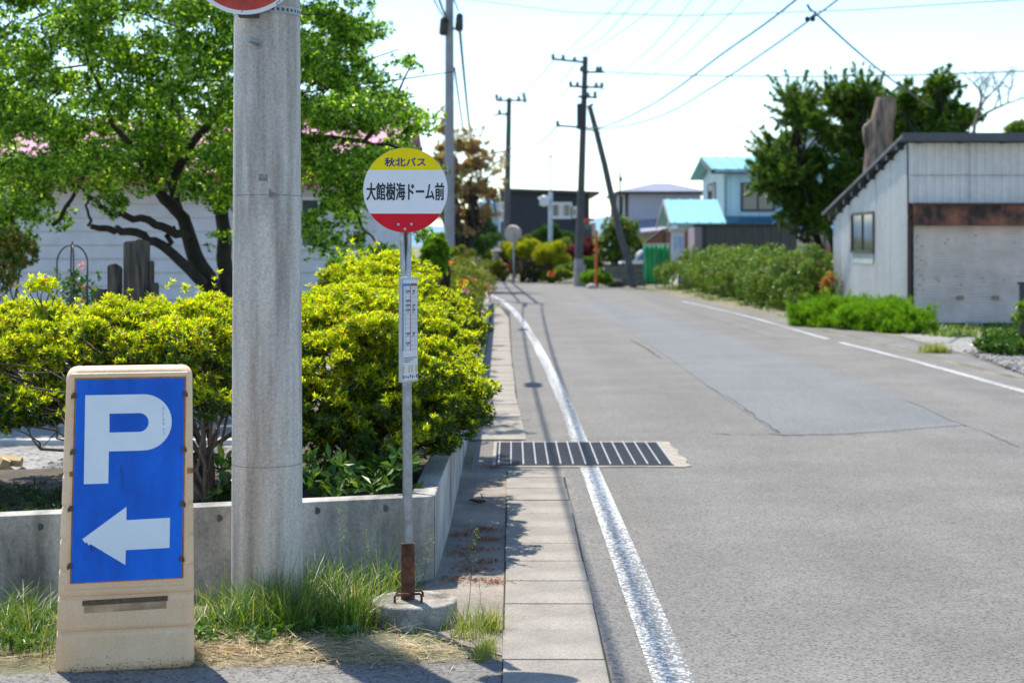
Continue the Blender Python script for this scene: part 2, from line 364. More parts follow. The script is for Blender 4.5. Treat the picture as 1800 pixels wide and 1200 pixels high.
while y < 44:
    tag(gutter_slab(lx(y)+.01, rx(y)-.01, y, y+.6, i, False), 'pale concrete gutter cover slab beyond the drain grate, under the hedge', 'gutter cover', 'gutter cover slabs beyond the grate'); y += .6
# gravel / yards
M_grav = asphalt_mat('gravel_bed', .26, (1, .98, .95), .3, .2, .35)
sheet('gravel_yard', [(-9, 10.4), (-1.0, 10.9), (-1.0, 13.1), (-9, 13.1)], .03, M_grav)
sheet('parking_lot', [(-30, 13.3), (-.95, 13.3), (-.95, 22), (-30, 24)], .02, M_lot)
kb = MB(); kb.box(-9, -.98, 13.1, 13.22, 0, .075); tag(kb.build('kerb', mat('kerb_concrete', (.5, .5, .48), .8, .12, 6, .3, 60), bevel=.01), kind='structure')
sheet('gravel_yard', [(6.95, 29), (6.8, 24.5), (6.42, 19.5), (6.45, 16), (14, 16), (18, 33), (7.9, 33)], .012, M_grav)

def pebbles(name, x0, x1, y0, y1, n, s, m, label, inside=None):
    t = (1+5**.5)/2; ico = nrm(np.array([(-1, t, 0), (1, t, 0), (-1, -t, 0), (1, -t, 0), (0, -1, t), (0, 1, t), (0, -1, -t), (0, 1, -t), (t, 0, -1), (t, 0, 1), (-t, 0, -1), (-t, 0, 1)]))
    Fi = np.array([(0, 11, 5), (0, 5, 1), (0, 1, 7), (0, 7, 10), (0, 10, 11), (1, 5, 9), (5, 11, 4), (11, 10, 2), (10, 7, 6), (7, 1, 8), (3, 9, 4), (3, 4, 2), (3, 2, 6), (3, 6, 8), (3, 8, 9), (4, 9, 5), (2, 4, 11), (6, 2, 10), (8, 6, 7), (9, 8, 1)])
    P = np.stack([rng.uniform(x0, x1, n), rng.uniform(y0, y1, n), np.full(n, .03)], 1)
    if inside is not None: P = P[inside(P)]; n = len(P)
    sc = s*rng.uniform(.5, 1.5, (n, 1, 1))*np.array([1, 1, .65])*rng.uniform(.7, 1.3, (n, 1, 3))
    V = (P[:, None, :]+ico[None]*sc*(1+rng.normal(0, .12, (n, 12, 1)))).reshape(-1, 3)
    Q = (Fi[None]+12*np.arange(n)[:, None, None]).reshape(-1, 3)
    o = npmesh(name, V, Q, m, k=3); return tag(o, label, 'gravel', kind='stuff')
M_peb = mat('pebbles', (.24, .23, .215), .85, .3, 20, .3, 60, island=.5)
pebbles('gravel', -3.4, -1.0, 10.9, 13.0, 3500, .022, M_peb, 'grey gravel strip seen beneath the azalea hedge, before the white kerb')
pebbles('gravel', 6.3, 9.0, 18.5, 25, 9000, .03, M_peb, 'coarse grey gravel beside the road before the shed shutter', lambda P: P[:, 0] > 6.42+(P[:, 1]-20)*.1)

# ------------------------------------------------------------------ planter wall
t = thing('concrete_planter_wall', 'low grey concrete retaining wall around the azaleas, with round tie holes', 'wall', (-.38, 7.97, 0))
def wline(x): return 7.38+(x+2.33)*(.59/1.95)
mb = MB(); xa, xb = -6.0, -.38
ya, yb = wline(xa), wline(xb); dx, dy = -.302*.12, .12
mb.hexa([(xa, ya, -.1), (xb, yb, -.1), (xb-.12, yb+.10, -.1), (xa+dx, ya+.13, -.1)], [(xa, ya, .415), (xb, yb, .415), (xb-.12, yb+.10, .415), (xa+dx, ya+.13, .415)])
mb.build('front_panel', M_wallc, t, bevel=.006)
mb = MB(); w2 = [(-.378, yb+.006), (-.36, 9.5), (-.385, 20), (-.45, 30), (-.6, 45)]
for (x0, y0), (x1, y1) in zip(w2[:-1], w2[1:]):
    mb.hexa([(x0, y0, -.1), (x1, y1-.008, -.1), (x1-.12, y1-.008, -.1), (x0-.12, y0+(.105 if y0 < 9 else 0), -.1)], [(x0, y0, .42), (x1, y1-.008, .42), (x1-.12, y1-.008, .42), (x0-.12, y0+(.105 if y0 < 9 else 0), .42)])
mb.build('side_panel', M_wallc, t, bevel=.006)
mb = MB()
for hx, hy in [(385, 910), (557, 897), (677, 893), (70, 925), (-60, 930)]:
    mb = MB(); d = 7.7
    for _ in range(4): X = GX(hx, d); d = wline(X)
    mb.tube([(X, d+.01, ZY(hy, d)), (X, d-.0025, ZY(hy, d))], .0165, 16); mb.build('tie_hole', mat('tie_hole_dark', (.09, .088, .085), .9, .2, 20), t)
sheet('soil', [(-6, wline(-6)+.12), (-.5, 8.03), (-.49, 9.4), (-.5, 20), (-.57, 30), (-.7, 44.8), (-2.2, 44.8), (-2.1, 20), (-1.6, 13.6), (-1.6, 9.6), (-6, 8.6)], .36, M_soil)
mb = MB(); mb.box(-6, -1.0, 9.62, 9.7, 0, .22); tag(mb.build('garden_edging_board', M_wood, origin=(-3, 9.66, 0)), 'weathered timber edging board behind the azalea bed', 'edging')

# ------------------------------------------------------------------ azaleas
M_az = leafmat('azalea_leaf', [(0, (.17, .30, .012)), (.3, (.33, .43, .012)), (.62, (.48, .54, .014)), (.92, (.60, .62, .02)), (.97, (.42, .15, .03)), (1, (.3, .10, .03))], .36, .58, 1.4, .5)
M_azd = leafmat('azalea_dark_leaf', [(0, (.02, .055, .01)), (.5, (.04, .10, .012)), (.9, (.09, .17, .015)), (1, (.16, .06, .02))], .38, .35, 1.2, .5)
def az_bush(name, label, base, blobs, n, group=None, L=.030, per=7, young=.55, stems=.6, r0=.022, spread=.12, z_young=None, extra=None):
    t = thing(name, label, 'bush', base, group)
    P, A = blob_points(blobs, n, shell=.12, inner=.22, lump=.16, under=.6, up=.55, cover=.78, gap=(.2, -.05))
    P2, A2 = sprays(S, 150, 7, .16, .008); P2[:, 2] += .02; P = np.concatenate([P, P2]); A = np.concatenate([A, A2*.6+np.array((0, 0, .7))])
    V, Q = leaves(P, A, per, L*1.05, L*.34, (.4, 1.2)); bright_c = rng.random(len(P)) < young
    # new growth on higher, up-facing shoots; darker leaves below also paint in their shade
    upf = A[:, 2]; bright_c = rng.random(len(P)) < np.clip(young-.03+1.1*(upf-.55)+1.0*((P[:, 2]-P[:, 2].min())/np.ptp(P[:, 2])-.42), .02, .97)
    npmesh('foliage', V, Q, [M_az, M_azd], t, mi=np.repeat(~bright_c, per).astype(int))
    branches((base[0], base[1], base[2]-.02), blobs, r0, t, M_twig, stems, 'stem', spread)
    if extra: extra(t, P, A)
    return t
# hedge left of the pole: layered pads on bare stems
S = []
for x, y, d, rx_, ry, rz in [(40, 640, 8.6, .30, .42, .20), (150, 610, 8.9, .34, .42, .20), (300, 630, 8.6, .30, .4, .19), (380, 620, 8.8, .24, .42, .2), (-60, 630, 8.5, .36, .4, .2), (60, 592, 9.1, .28, .35, .12),
                             (0, 574, 9.1, .3, .3, .12), (240, 572, 9.2, .3, .35, .11), (350, 572, 9.0, .24, .35, .11), (-10, 715, 8.4, .26, .3, .18), (70, 720, 8.35, .16, .28, .10), (370, 690, 8.5, .16, .3, .14), (300, 690, 8.8, .2, .3, .12), (420, 640, 8.8, .2, .4, .2), (170, 680, 8.8, .3, .3, .16)]:
    c = W(x, y, d); S += lumps(c, (rx_, ry, rz), 11, .115, .55, -.35)
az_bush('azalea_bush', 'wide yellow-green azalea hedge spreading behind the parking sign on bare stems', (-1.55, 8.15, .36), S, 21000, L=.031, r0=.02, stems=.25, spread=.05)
# sprout poking up from it
t = thing('azalea_sprig', 'small azalea shoot standing up above the hedge near the garden trellis', 'bush', W(75, 560, 9.0))
P = np.array([W(75+random.gauss(0, 16), 502+random.gauss(0, 7), 9.0+random.gauss(0, .04)) for _ in range(110)]); V, Q = leaves(P, np.tile((0, 0, 1.), (110, 1))+rng.normal(0, .3, (110, 3)), 6, .032, .013)
npmesh('foliage', V, Q, M_az, t); mb = MB()
for k in range(5): mb.tube(curve_pts(W(75, 560, 9.0), W(50+k*14, 505, 9.0), 4, .05, 0), [.005, .004, .004, .003, .002], 5)
mb.build('stem', M_twig, t)
# big bush right of the pole
S = []
for x, y, d, rx_, ry, rz in [(640, 640, 9.0, .42, .45, .34), (745, 690, 8.9, .26, .4, .25), (690, 760, 8.75, .34, .4, .24), (575, 700, 8.8, .26, .4, .34), (785, 695, 9.1, .15, .3, .14), (800, 690, 9.9, .14, .4, .16), (795, 730, 9.5, .12, .4, .2), (790, 650, 10.5, .14, .4, .2), (600, 570, 9.3, .3, .4, .2), (700, 600, 9.4, .3, .4, .2), (480, 640, 9.0, .3, .4, .3), (520, 740, 8.7, .22, .3, .2), (770, 762, 9.0, .12, .25, .12)]:
    c = W(x, y, d); S += lumps(c, (rx_, ry, rz), 13, .12, .6, -.5)
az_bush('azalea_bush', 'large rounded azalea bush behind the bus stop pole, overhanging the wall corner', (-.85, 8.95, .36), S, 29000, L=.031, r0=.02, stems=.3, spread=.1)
S = []
for x, y, d, rx_, ry, rz in [(660, 520, 11.5, .36, .5, .26), (752, 556, 12.2, .26, .6, .2), (600, 560, 11.2, .34, .5, .22), (700, 580, 10.9, .4, .5, .3), (800, 592, 12.4, .14, .6, .16), (700, 498, 12.2, .22, .35, .12), (650, 494, 12.0, .2, .35, .11)]:
    c = W(x, y, d); S += lumps(c, (rx_, ry, rz), 12, .14, .6, -.2)
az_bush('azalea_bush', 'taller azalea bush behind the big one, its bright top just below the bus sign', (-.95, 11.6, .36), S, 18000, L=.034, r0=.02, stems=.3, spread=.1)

def flowers(P, A, frac, s, m, parent, name='flower'):
    k = rng.random(len(P)) < frac; V, Q = leaves(P[k]+A[k]*s*.5, A[k], 5, s, s*.8, (.9, 1.3)); npmesh(name, V, Q, m, parent)
M_fl_o = leafmat('orange_petals', [(0, (.75, .10, .03)), (1, (.85, .2, .08))], .6, .4, 1)
M_fl_p = leafmat('pink_petals', [(0, (.75, .22, .4)), (1, (.85, .4, .5))], .6, .4, 1)
M_fl_w = leafmat('white_petals', [(0, (.8, .78, .8)), (1, (.85, .85, .8))], .6, .3, 1)
M_fl_r = leafmat('red_petals', [(0, (.55, .02, .06)), (1, (.7, .04, .1))], .6, .3, 1)
M_azf = leafmat('olive_leaf', [(0, (.07, .11, .014)), (.6, (.16, .21, .02)), (1, (.27, .31, .03))], .45, .4, 1.2)
def simple_bush(name, label, base, blobs, n, m, L, per=5, wd=.45, cat='bush', group=None, fl=None, stem=True, up=.5, spread=(.4, 1.2), r0=.03, under=.5, bark=None, inner=.2, spr=None, gap=None):
    t = thing(name, label, cat, base, group)
    P, A = blob_points(blobs, n, shell=.12, inner=inner, lump=.14, under=under, up=up, gap=gap)
    if spr: P2, A2 = sprays(S_[0] if 0 else blobs, *spr); P = np.concatenate([P, P2]); A = np.concatenate([A, A2])
    V, Q = leaves(P, A, per, L, L*wd, spread); npmesh('foliage', V, Q, m, t)
    if stem: branches(base, blobs[:12], r0, t, bark or M_twig, .8, 'stem', .05)
    for f in fl or []: flowers(P, A, f[0], f[1], f[2], t)
    return t
S = []
for y in (14.5, 16.5, 18.5): S += lumps((-1.05+random.uniform(-.1, .1), y, .72), (.58, 1.1, .38), 16, .2, .6)
simple_bush('azalea_bush', 'azalea bush in the bed beside the gutter, between the bright ones and the concrete pole', (-1.1, 16.5, .36), S, 8000, M_az, .04, 6)
S = []
for y in (21, 23.5, 26): S += lumps((-1.15, y, .78), (.64, 1.4, .42), 14, .24, .6)
simple_bush('azalea_bush', 'azalea bush dotted with pink and orange flowers beside the gutter', (-1.2, 23.5, .36), S, 7500, M_azf, .05, 6, fl=[(.004, .08, M_fl_p), (.005, .08, M_fl_o), (.002, .08, M_fl_w)])
S = []
for y in (30, 34, 38): S += lumps((-1.35, y, .78), (.74, 2.0, .46), 14, .32, .6)
simple_bush('azalea_bush', 'farthest azalea bush of the roadside row, with orange flowers near the road bend', (-1.4, 34, .36), S, 7000, M_azf, .065, 6, fl=[(.006, .11, M_fl_o), (.003, .11, M_fl_w)])

# broad-leaved plants and low dark ground cover inside the bed
M_broad = leafmat('broad_leaf', [(0, (.03, .09, .012)), (.7, (.07, .17, .02)), (1, (.2, .28, .03))], .35, .35, 1.2)
P = np.array([(random.uniform(-1.5, -.5), random.uniform(8.12, 8.45), .38+abs(random.gauss(0, .09))) for _ in range(110)]); V, Q = leaves(P, np.tile((0, -.5, .8), (110, 1))+rng.normal(0, .4, (110, 3)), 5, .085, .035, (.5, 1.4))
tag(npmesh('broadleaf_plant', V, Q, M_broad, origin=(-1, 8.3, .36)), 'low broad-leaved green plants at the foot of the big azalea bush', 'plant')
P = np.stack([rng.uniform(-5, -1.15, 2600), rng.uniform(7.3, 8.55, 2600), .355+np.abs(rng.normal(0, .014, 2600))], 1); P = P[P[:, 1] > wline(P[:, 0])+.16]
V, Q = leaves(P, np.tile((0, 0, 1.), (len(P), 1))+rng.normal(0, .4, (len(P), 3)), 7, .045, .007, (.5, 1.4))
tag(npmesh('ground_cover', V, Q, leafmat('dark_blade', [(0, (.015, .035, .012)), (.7, (.035, .08, .02)), (1, (.1, .14, .03))], .4, .3), origin=(-2, 8, .36)), 'dark green tufted ground cover on the planter soil', 'ground cover', kind='stuff')

# ------------------------------------------------------------------ concrete pole, red sign
PX, PY = GX(469.5, 7.4), 7.4
t = thing('concrete_utility_pole', 'thick grey concrete utility pole between the parking sign and the bus stop', 'utility pole', (PX, PY, 0))
mb = MB(); n = 40; mb.tube([(PX, PY, z) for z in np.linspace(-.1, 9.5, n)], [.1625-.0047*z for z in np.linspace(-.1, 9.5, n)], 64); mb.build('pole', M_pole, t)
mb = MB()
def on_pole(x, z, out=0):
    r = .1625-.0047*z+out; X = x-PX; return (x, PY-math.sqrt(max(0, r*r-X*X)), z)
bx = GX(455, 7.25); bz = ZY(78, 7.24)
mb.tube([on_pole(bx, bz, -.01), (bx-.008, on_pole(bx, bz)[1]-.05, bz+.006)], .009, 12); mb.tube([(bx-.008, on_pole(bx, bz)[1]-.05, bz+.006), (bx-.032, on_pole(bx, bz)[1]-.075, bz+.014)], [.0135, .0135], 12)
mb.tube([on_pole(bx, bz, -.01), on_pole(bx, bz, .004)], .017, 14)
mb.build('step_bolt', M_steel, t)
mb = MB(); z0 = ZY(22, 7.25)
def band(z, h, rr=.004):
    V = []; r = .1625-.0047*z+rr
    for k in range(49):
        a = 2*math.pi*k/48; V += [(PX+r*math.cos(a), PY+r*math.sin(a), z), (PX+r*math.cos(a), PY+r*math.sin(a), z+h)]
    mb.add(V, [(2*k, 2*k+2, 2*k+3, 2*k+1) for k in range(48)])
band(z0, .034); band(z0+.4, .034)
for k in range(40):
    a = 2*math.pi*k/40; r = .1625-.0047*z0+.0045; c = Vector((PX+r*math.cos(a), PY+r*math.sin(a), z0+.017))
    tv = Vector((-math.sin(a), math.cos(a), 0))
    mb.add([c-tv*.005-Vector((0, 0, .007)), c+tv*.005-Vector((0, 0, .007)), c+tv*.005+Vector((0, 0, .007)), c-tv*.005+Vector((0, 0, .007))], [(0, 1, 2, 3)], 1)
mb.build('steel_band', [M_steel, M_dark], t)
mb = MB()                                                      # thin hairline joints round the shaft and a faded tape mark
for z in (ZY(343, 7.24), ZY(822, 7.24)):
    band(z, .0022, .0008)
mb.build('joint_line', mat('joint_stain', (.17, .15, .12), .9, .4, 40), t)
mb = MB(); mb.v = []
mb.tube([(PX, PY, 7.6), (PX+.42, PY, 7.6)], .03, 8); mb.tube([(PX-.35, PY, 6.0), (PX+.4, PY, 6.0)], .03, 8); mb.build('bracket_arm', M_steel, t)

mb = MB()
for x, y, w_, h_ in ((462, 313, 16, 12), (479, 343, 9, 9), (474, 340, 4, 16)):
    V = []
    for k in range(7):
        X = GX(x-w_/2+w_*k/6, 7.24); a = on_pole(X, ZY(y+h_/2+random.uniform(-2, 2), 7.24), .0007); b = on_pole(X, ZY(y-h_/2+random.uniform(-2, 2), 7.24), .0007); V += [a, b]
    mb.add(V, [(2*k, 2*k+2, 2*k+3, 2*k+1) for k in range(6)])
mb.build('tape_residue', mat('tape_residue', (.24, .22, .19), .8, .3, 60), t)
sx, sz, sy = GX(431, 7.2), ZY(-77, 7.2), 7.19
t = thing('round_red_road_sign', 'round red road sign with white rim clamped high on the concrete pole', 'road sign', (sx, sy, sz))
def disc(x, y, z, r, th, seg=96): return MB().tube([(x, y, z), (x, y+th, z)], r, seg)
M_red = mat('sign_red', (.50, .04, .02), .5, .25, 12, specks=(260, .8, 1.15))
disc(sx, sy, sz, .262, .003).build('disc', M_white, t)
mb = MB(); mb.tube([(sx, sy-.0015, sz), (sx, sy-.0002, sz)], .243, 96); q = mb.build('red_face', M_red, t)
mb = MB(); mb.box(sx-.18, sx+.18, sy-.003, sy-.0017, sz-.045, sz+.045); mb.build('white_bar', M_white, t)
mb = MB()
for px in (427, 490):
    pts = [W(px+random.gauss(0, 1.2)+(y0*-.12), y0, sy-.0025) for y0 in range(-30, 26 if px < 450 else 14, 4)]
    for a, b in zip(pts[:-1], pts[1:]):
        if random.random() < .7: mb.tube([a, b], .0011, 4)
mb.build('crack', M_black, t)
mb = MB(); mb.box(sx-.03, sx+.055, sy+.003, PY-.155, ZY(30, 7.2), ZY(18, 7.2)); mb.box(sx-.02, sx+.05, sy+.003, PY-.155, sz+.15, sz+.19); mb.build('bracket', M_dark, t)

# ------------------------------------------------------------------ bus stop
bxp, byp = GX(717, 7.1), 7.1
t = thing('bus_stop_sign', 'round yellow, white and red bus stop sign on a steel pole in a concrete drum', 'bus stop', (bxp, byp, 0))
dx = GX(728, 7.1)
mb = MB(); mb.tube([(dx, byp, z) for z in (-.05, .0, .09, .098, .1)], [.193, .191, .188, .184, .176], 56); mb.build('concrete_base', mat('drum_concrete', (.30, .28, .25), .9, .3, 9, .9, 45, col2=(.2, .18, .15), specks=(80, .7, 1.2)), t)
mb = MB(); mb.tube([(bxp, byp, .09), (bxp, byp, ZY(954, 7.1))], [.031, .030], 24); mb.build('rusty_sleeve', M_rust, t)
bt = Vector((GX(713, 7.1), byp, ZY(400, 7.1)))
b0 = Vector((bxp, byp, .3))
mb = MB(); V = []; nseg = 24; zs = [0, .4, .8, .86, .92, .96, 1.0]
for q in zs:
    c = b0.lerp(bt, q); wx = .0215 if q < .8 else .0215+.006*(q-.8)/.2; wy = .0215 if q < .8 else .0215-.013*(q-.8)/.2
    for k in range(nseg):
        a = 2*math.pi*k/nseg; dent = 1 if q < .8 else 1-.75*max(0, -math.sin(a))**6*min(1, (q-.8)*6)
        V.append((c.x+wx*math.cos(a), c.y+wy*math.sin(a)*dent, c.z))
mb.add(V, [(i*nseg+k, i*nseg+(k+1) % nseg, (i+1)*nseg+(k+1) % nseg, (i+1)*nseg+k) for i in range(len(zs)-1) for k in range(nseg)], 0, True)
mb.build('pole', M_galv, t)
mb = MB(); c0 = b0.lerp(bt, .99); c1 = b0.lerp(bt, .86); mb.hexa([(c1.x-.0005, c1.y-.016, c1.z), (c1.x+.0005, c1.y-.016, c1.z), (c1.x+.0005, c1.y-.01, c1.z), (c1.x-.0005, c1.y-.01, c1.z)], [(c0.x-.005, c0.y-.0125, c0.z), (c0.x+.005, c0.y-.0125, c0.z), (c0.x+.004, c0.y-.006, c0.z), (c0.x-.004, c0.y-.006, c0.z)]); mb.build('rust_streak', M_rust, t)
for yy, x0, x1, top in [(byp-.075, 694, 741, 1022), (byp+.06, 697, 743, 1010)]:
    mb = MB(); a, b = GX(x0, yy), GX(x1, yy); h = .135 if yy < byp else .12
    pts = [(a, yy, .09), (a, yy, h-.008), (a+.008, yy, h), (b-.008, yy, h+.004), (b, yy, h-.004), (b, yy, .09)]
    mb.tube(pts, .0055, 8); mb.build('lifting_handle', M_rust, t)
DX, DZ, DR = GX(712.7, 7.06), ZY(334.5, 7.06), 74*7.06/F
def chord(z0, z1, r, n=24):         # slice of a circle between two heights (relative)
    a0, a1 = math.asin(max(-1, z0/r)), math.asin(min(1, z1/r)); P = [(r*math.cos(a), r*math.sin(a)) for a in np.linspace(a0, a1, n)]
    P += [(-x, z) for x, z in P[::-1]]; out = []
    for p in P:
        if not out or (abs(p[0]-out[-1][0])+abs(p[1]-out[-1][1])) > 1e-6: out.append(p)
    return out
z_y, z_r = (334.5-299)*7.06/F, (334.5-375.5)*7.06/F
M_yel = mat('sign_yellow', (.90, .70, .003), .45, .05, 10, spec=.15); M_sw = mat('sign_white', (.78, .80, .84), .4, .03, 10, spec=.2); M_sred = mat('sign_red_band', (.72, .012, .03), .45, .06, 8, spec=.15)
dsc = MB().tube([(DX, 7.062, DZ), (DX, 7.068, DZ)], DR+.0012, 96).build('disc', M_galv, t)
for nm, za, zb, mm in (('yellow_band', z_y, DR, M_yel), ('white_band', z_r, z_y, M_sw), ('red_band', -DR, z_r, M_sred)):
    MB().prism([(DX+x, DZ+z) for x, z in chord(za, zb, DR)], 'y', 7.058, 7.0618, 0).build(nm, mm, dsc)
mb = MB()
for px, py in ((700, 394.5), (723, 394), (711.5, 402.5)): mb = MB(); mb.tube([(GX(px, 7.05), 7.0578, ZY(py, 7.05)), (GX(px, 7.05), 7.052, ZY(py, 7.05))], [.0062, .005], 12); mb.build('bolt', mat('bolt_zinc', (.35, .6, .6), .4, .1, 10), dsc)
def text_part(body, x0, x1, z0, z1, y, m, parent, name='lettering', bold=.0):
    cu = bpy.data.curves.new('tmp', 'FONT'); cu.body = body; cu.size = 1; cu.resolution_u = 4; to = bpy.data.objects.new('tmp', cu); COL.objects.link(to)
    bpy.context.view_layer.update(); me = bpy.data.meshes.new_from_object(to.evaluated_get(bpy.context.evaluated_depsgraph_get()))
    V = np.array([v.co[:2] for v in me.vertices]); Fc = [tuple(p.vertices) for p in me.polygons]
    bpy.data.objects.remove(to); bpy.data.curves.remove(cu)
    mn, mxx = V.min(0), V.max(0); V = (V-mn)/(mxx-mn); mb = MB()
    k = 0
    offs = [(0, 0)]+([(bold*math.cos(a), bold*math.sin(a)) for a in np.arange(8)*math.pi/4] if bold else [])
    for ox, oz in offs:
        yy = y-.00006*k; k += 1
        mb.add([(x0+bold+(x1-x0-2*bold)*a+ox, yy, z0+bold+(z1-z0-2*bold)*b+oz) for a, b in V], Fc)
    return mb.build(name, m, parent)
M_navy = mat('navy_ink', (.018, .012, .20), .4, .05, 10); M_ink = mat('dark_ink', (.006, .008, .022), .4, .05, 10)
text_part('秋北バス', GX(676, 7.057), GX(748.5, 7.057), ZY(293, 7.057), ZY(277, 7.057), 7.0572, M_navy, dsc, bold=.0011)
text_part('大館樹海ドーム前', GX(644, 7.057), GX(781, 7.057), ZY(352.5, 7.057), ZY(321, 7.057), 7.0572, M_ink, dsc, bold=.0015)
# timetable board clamped to the pole, turned a little away from the road
tt = Vector((GX(720.5, 7.02), 7.03, 0)); ang = R(52)
zt, zb = ZY(487, 7.03), ZY(671, 7.03); hw = .052
ux = Vector((math.cos(ang), math.sin(ang), 0)); un = Vector((math.sin(ang), -math.cos(ang), 0))
def TP(u, z, out=0.): p = tt+ux*u+un*out; return (p.x, p.y, z)
def tbox(mb, u0, u1, z0, z1, o0, o1, mi=0): mb.hexa([TP(u0, z0, o0), TP(u1, z0, o0), TP(u1, z1, o0), TP(u0, z1, o0)], [TP(u0, z0, o1), TP(u1, z0, o1), TP(u1, z1, o1), TP(u0, z1, o1)], mi)
mb = MB(); tbox(mb, -hw, hw, zb, zt, -.02, 0)
board = mb.build('timetable_board', mat('board_grey', (.5, .5, .5), .5, .1, 20), t, bevel=.002)
mb = MB(); tbox(mb, -hw+.005, hw-.005, zb+.008, zt-.012, .0005, .0015); mb.build('timetable_sheet', mat('sheet_white', (.64, .68, .72), .3, .04, 10), board)
mb = MB(); HH = zt-zb
def tz(f): return zt-f*HH
tbox(mb, -.048, -.002, tz(.085), tz(.06), .002, .0026, 0); tbox(mb, .001, .044, tz(.085), tz(.06), .002, .0026, 1)
tbox(mb, -.049, -.044, tz(.70), tz(.086), .002, .0026, 0); tbox(mb, -.0015, .0015, tz(.70), tz(.086), .002, .0026, 1)
for k in range(15): tbox(mb, -.044, .046, tz(.105+k*.042)-.0006, tz(.105+k*.042), .0017, .0021, 2)
for u in (-.032, .012, .03, .046): tbox(mb, u-.0004, u+.0004, tz(.70), tz(.09), .0017, .0021, 2)
for f in (.125, .215, .26, .305, .53, .62):
    for u in (-.027, -.018, -.010, .017, .024):
        if u > 0 and f in (.215, .62): continue
        tbox(mb, u, u+.006, tz(f+.016), tz(f), .0022, .0028, 2)
        if u in (-.018, .017): tbox(mb, u, u+.004, tz(f+.04), tz(f+.022), .0022, .0028, 2)
for k in range(3): tbox(mb, -.042, .04-.02*k, tz(.772+k*.018), tz(.765+k*.018), .0022, .0028, 1 if k < 2 else 2)
for u in (-.045, -.01, .008, .036): tbox(mb, u, u+.006, tz(.91), tz(.84), .0022, .0028, 3)
for k in range(7): tbox(mb, -.046+k*.014, -.039+k*.014, tz(.965-.01*(k % 2)), tz(.93+.008*(k % 3)), .0022, .0028, 2)
mb.build('timetable_grid', [mat('print_blue', (.03, .2, .5), .4), mat('print_red', (.35, .03, .05), .4), mat('print_grey', (.08, .085, .1), .5), mat('print_yellow', (.55, .4, .12), .5)], board)
mb = MB(); mb.box(GX(704.5, 7.06), GX(709, 7.06), 7.063, 7.075, ZY(655, 7.06), ZY(625, 7.06)); mb.build('sticker', M_white, t)
mb = MB()
for z in (zt-.03, zb+.02): mb = MB(); mb.tube([(b0.lerp(bt, (z-.3)/(bt.z-.3)).x, byp, z-.008), (b0.lerp(bt, (z-.3)/(bt.z-.3)).x, byp, z+.008)], .0235, 24); mb.build('clamp', M_steel, t)

# ------------------------------------------------------------------ parking sign stand
pd = 6.27; pxc = GX(222, pd)
t = thing('parking_sign_stand', 'beige plastic stand with a blue P and arrow parking sign', 'parking sign', (pxc, pd+.12, 0))
S_ = pd/F
def body_section(z, hw, yf, yb, r, inset=0.):
    pts = []; hw -= inset; yf += inset; yb -= inset
    for cx, cy, a0 in ((hw-r, yb-r, 0), (-hw+r, yb-r, 90), (-hw+r, yf+r, 180), (hw-r, yf+r, 270)):
        for k in range(7): a = R(a0+15*k); pts.append((pxc+cx+r*math.cos(a), cy+r*math.sin(a), z))
    return pts
zp = lambda y: H-(y-HZ)/F*pd
_old = [1180, 1176, 1165, 1113, 1111, 1108, 1105, 1103, 1052, 1050, 1047, 1044, 1042, 1005, 1003, 1000, 997, 995, 951, 949, 947, 945, 943, 895, 893, 890, 887, 885, 838, 836, 833, 830, 828, 760, 700, 668, 655, 648, 644, 642.5]
groov = {1108: .009, 1111: .006, 1105: .006, 1047: .009, 1050: .006, 1044: .006, 1000: .007, 1003: .004, 997: .004, 947: .007, 949: .004, 945: .004, 890: .007, 893: .004, 887: .004, 833: .007, 836: .004, 830: .004, 1180: .012, 1176: .004, 655: .006, 648: .016, 644: .032, 642.5: .055}
YF = pd+.005
groov = {}; heights = [1180, 1176, 1168, 1160]; groov.update({1180: .012, 1176: .004})
for g, dpt in ((1108, .008), (1047, .008), (1000, .006), (947, .006), (890, .006), (833, .006)):
    for o_, f_ in ((10, 0), (4, 0), (2.4, .35), (1.2, .85), (0, 1), (-1.2, .85), (-2.4, .35), (-4, 0), (-10, 0)): heights.append(g+o_); groov[g+o_] = dpt*f_
heights += [760, 700, 672, 662, 655, 650, 646, 643.5, 642.5]; groov.update({655: .004, 650: .011, 646: .024, 643.5: .042, 642.5: .06})
def hwz(y): return (120-(1180-y)/537*12)*S_
V = []; ns = 28
for y in heights:
    q = (1180-y)/537; V += [(x_+(q*8-2)*S_, y_, z_) for x_, y_, z_ in body_section(zp(y)-.0, hwz(y), YF, pd+.27-.12*q, .04, groov.get(y, 0))]
mb = MB(); n = len(heights); mb.add(V, [(i*ns+k, i*ns+(k+1) % ns, (i+1)*ns+(k+1) % ns, (i+1)*ns+k) for i in range(n-1) for k in range(ns)], 0, True)
mb.add(V[-ns:], [tuple(range(ns))], 0, True); mb.add(V[:ns], [tuple(range(ns-1, -1, -1))])
M_beige = mat('beige_plastic', (.86, .60, .38), .5, .05, 2.5, .15, 60, col2=(.82, .52, .29), specks=(150, .9, 1.06))
M_orange = mat('rust_stain', (.42, .17, .03), .7, .3, 20)
body = mb.build('body', M_beige, t)
zz0, zz1 = zp(1020), zp(665); yp = YF-.012
def PP(x, y): return (GX(x-.004*(y-840)*0, pd), zp(y))
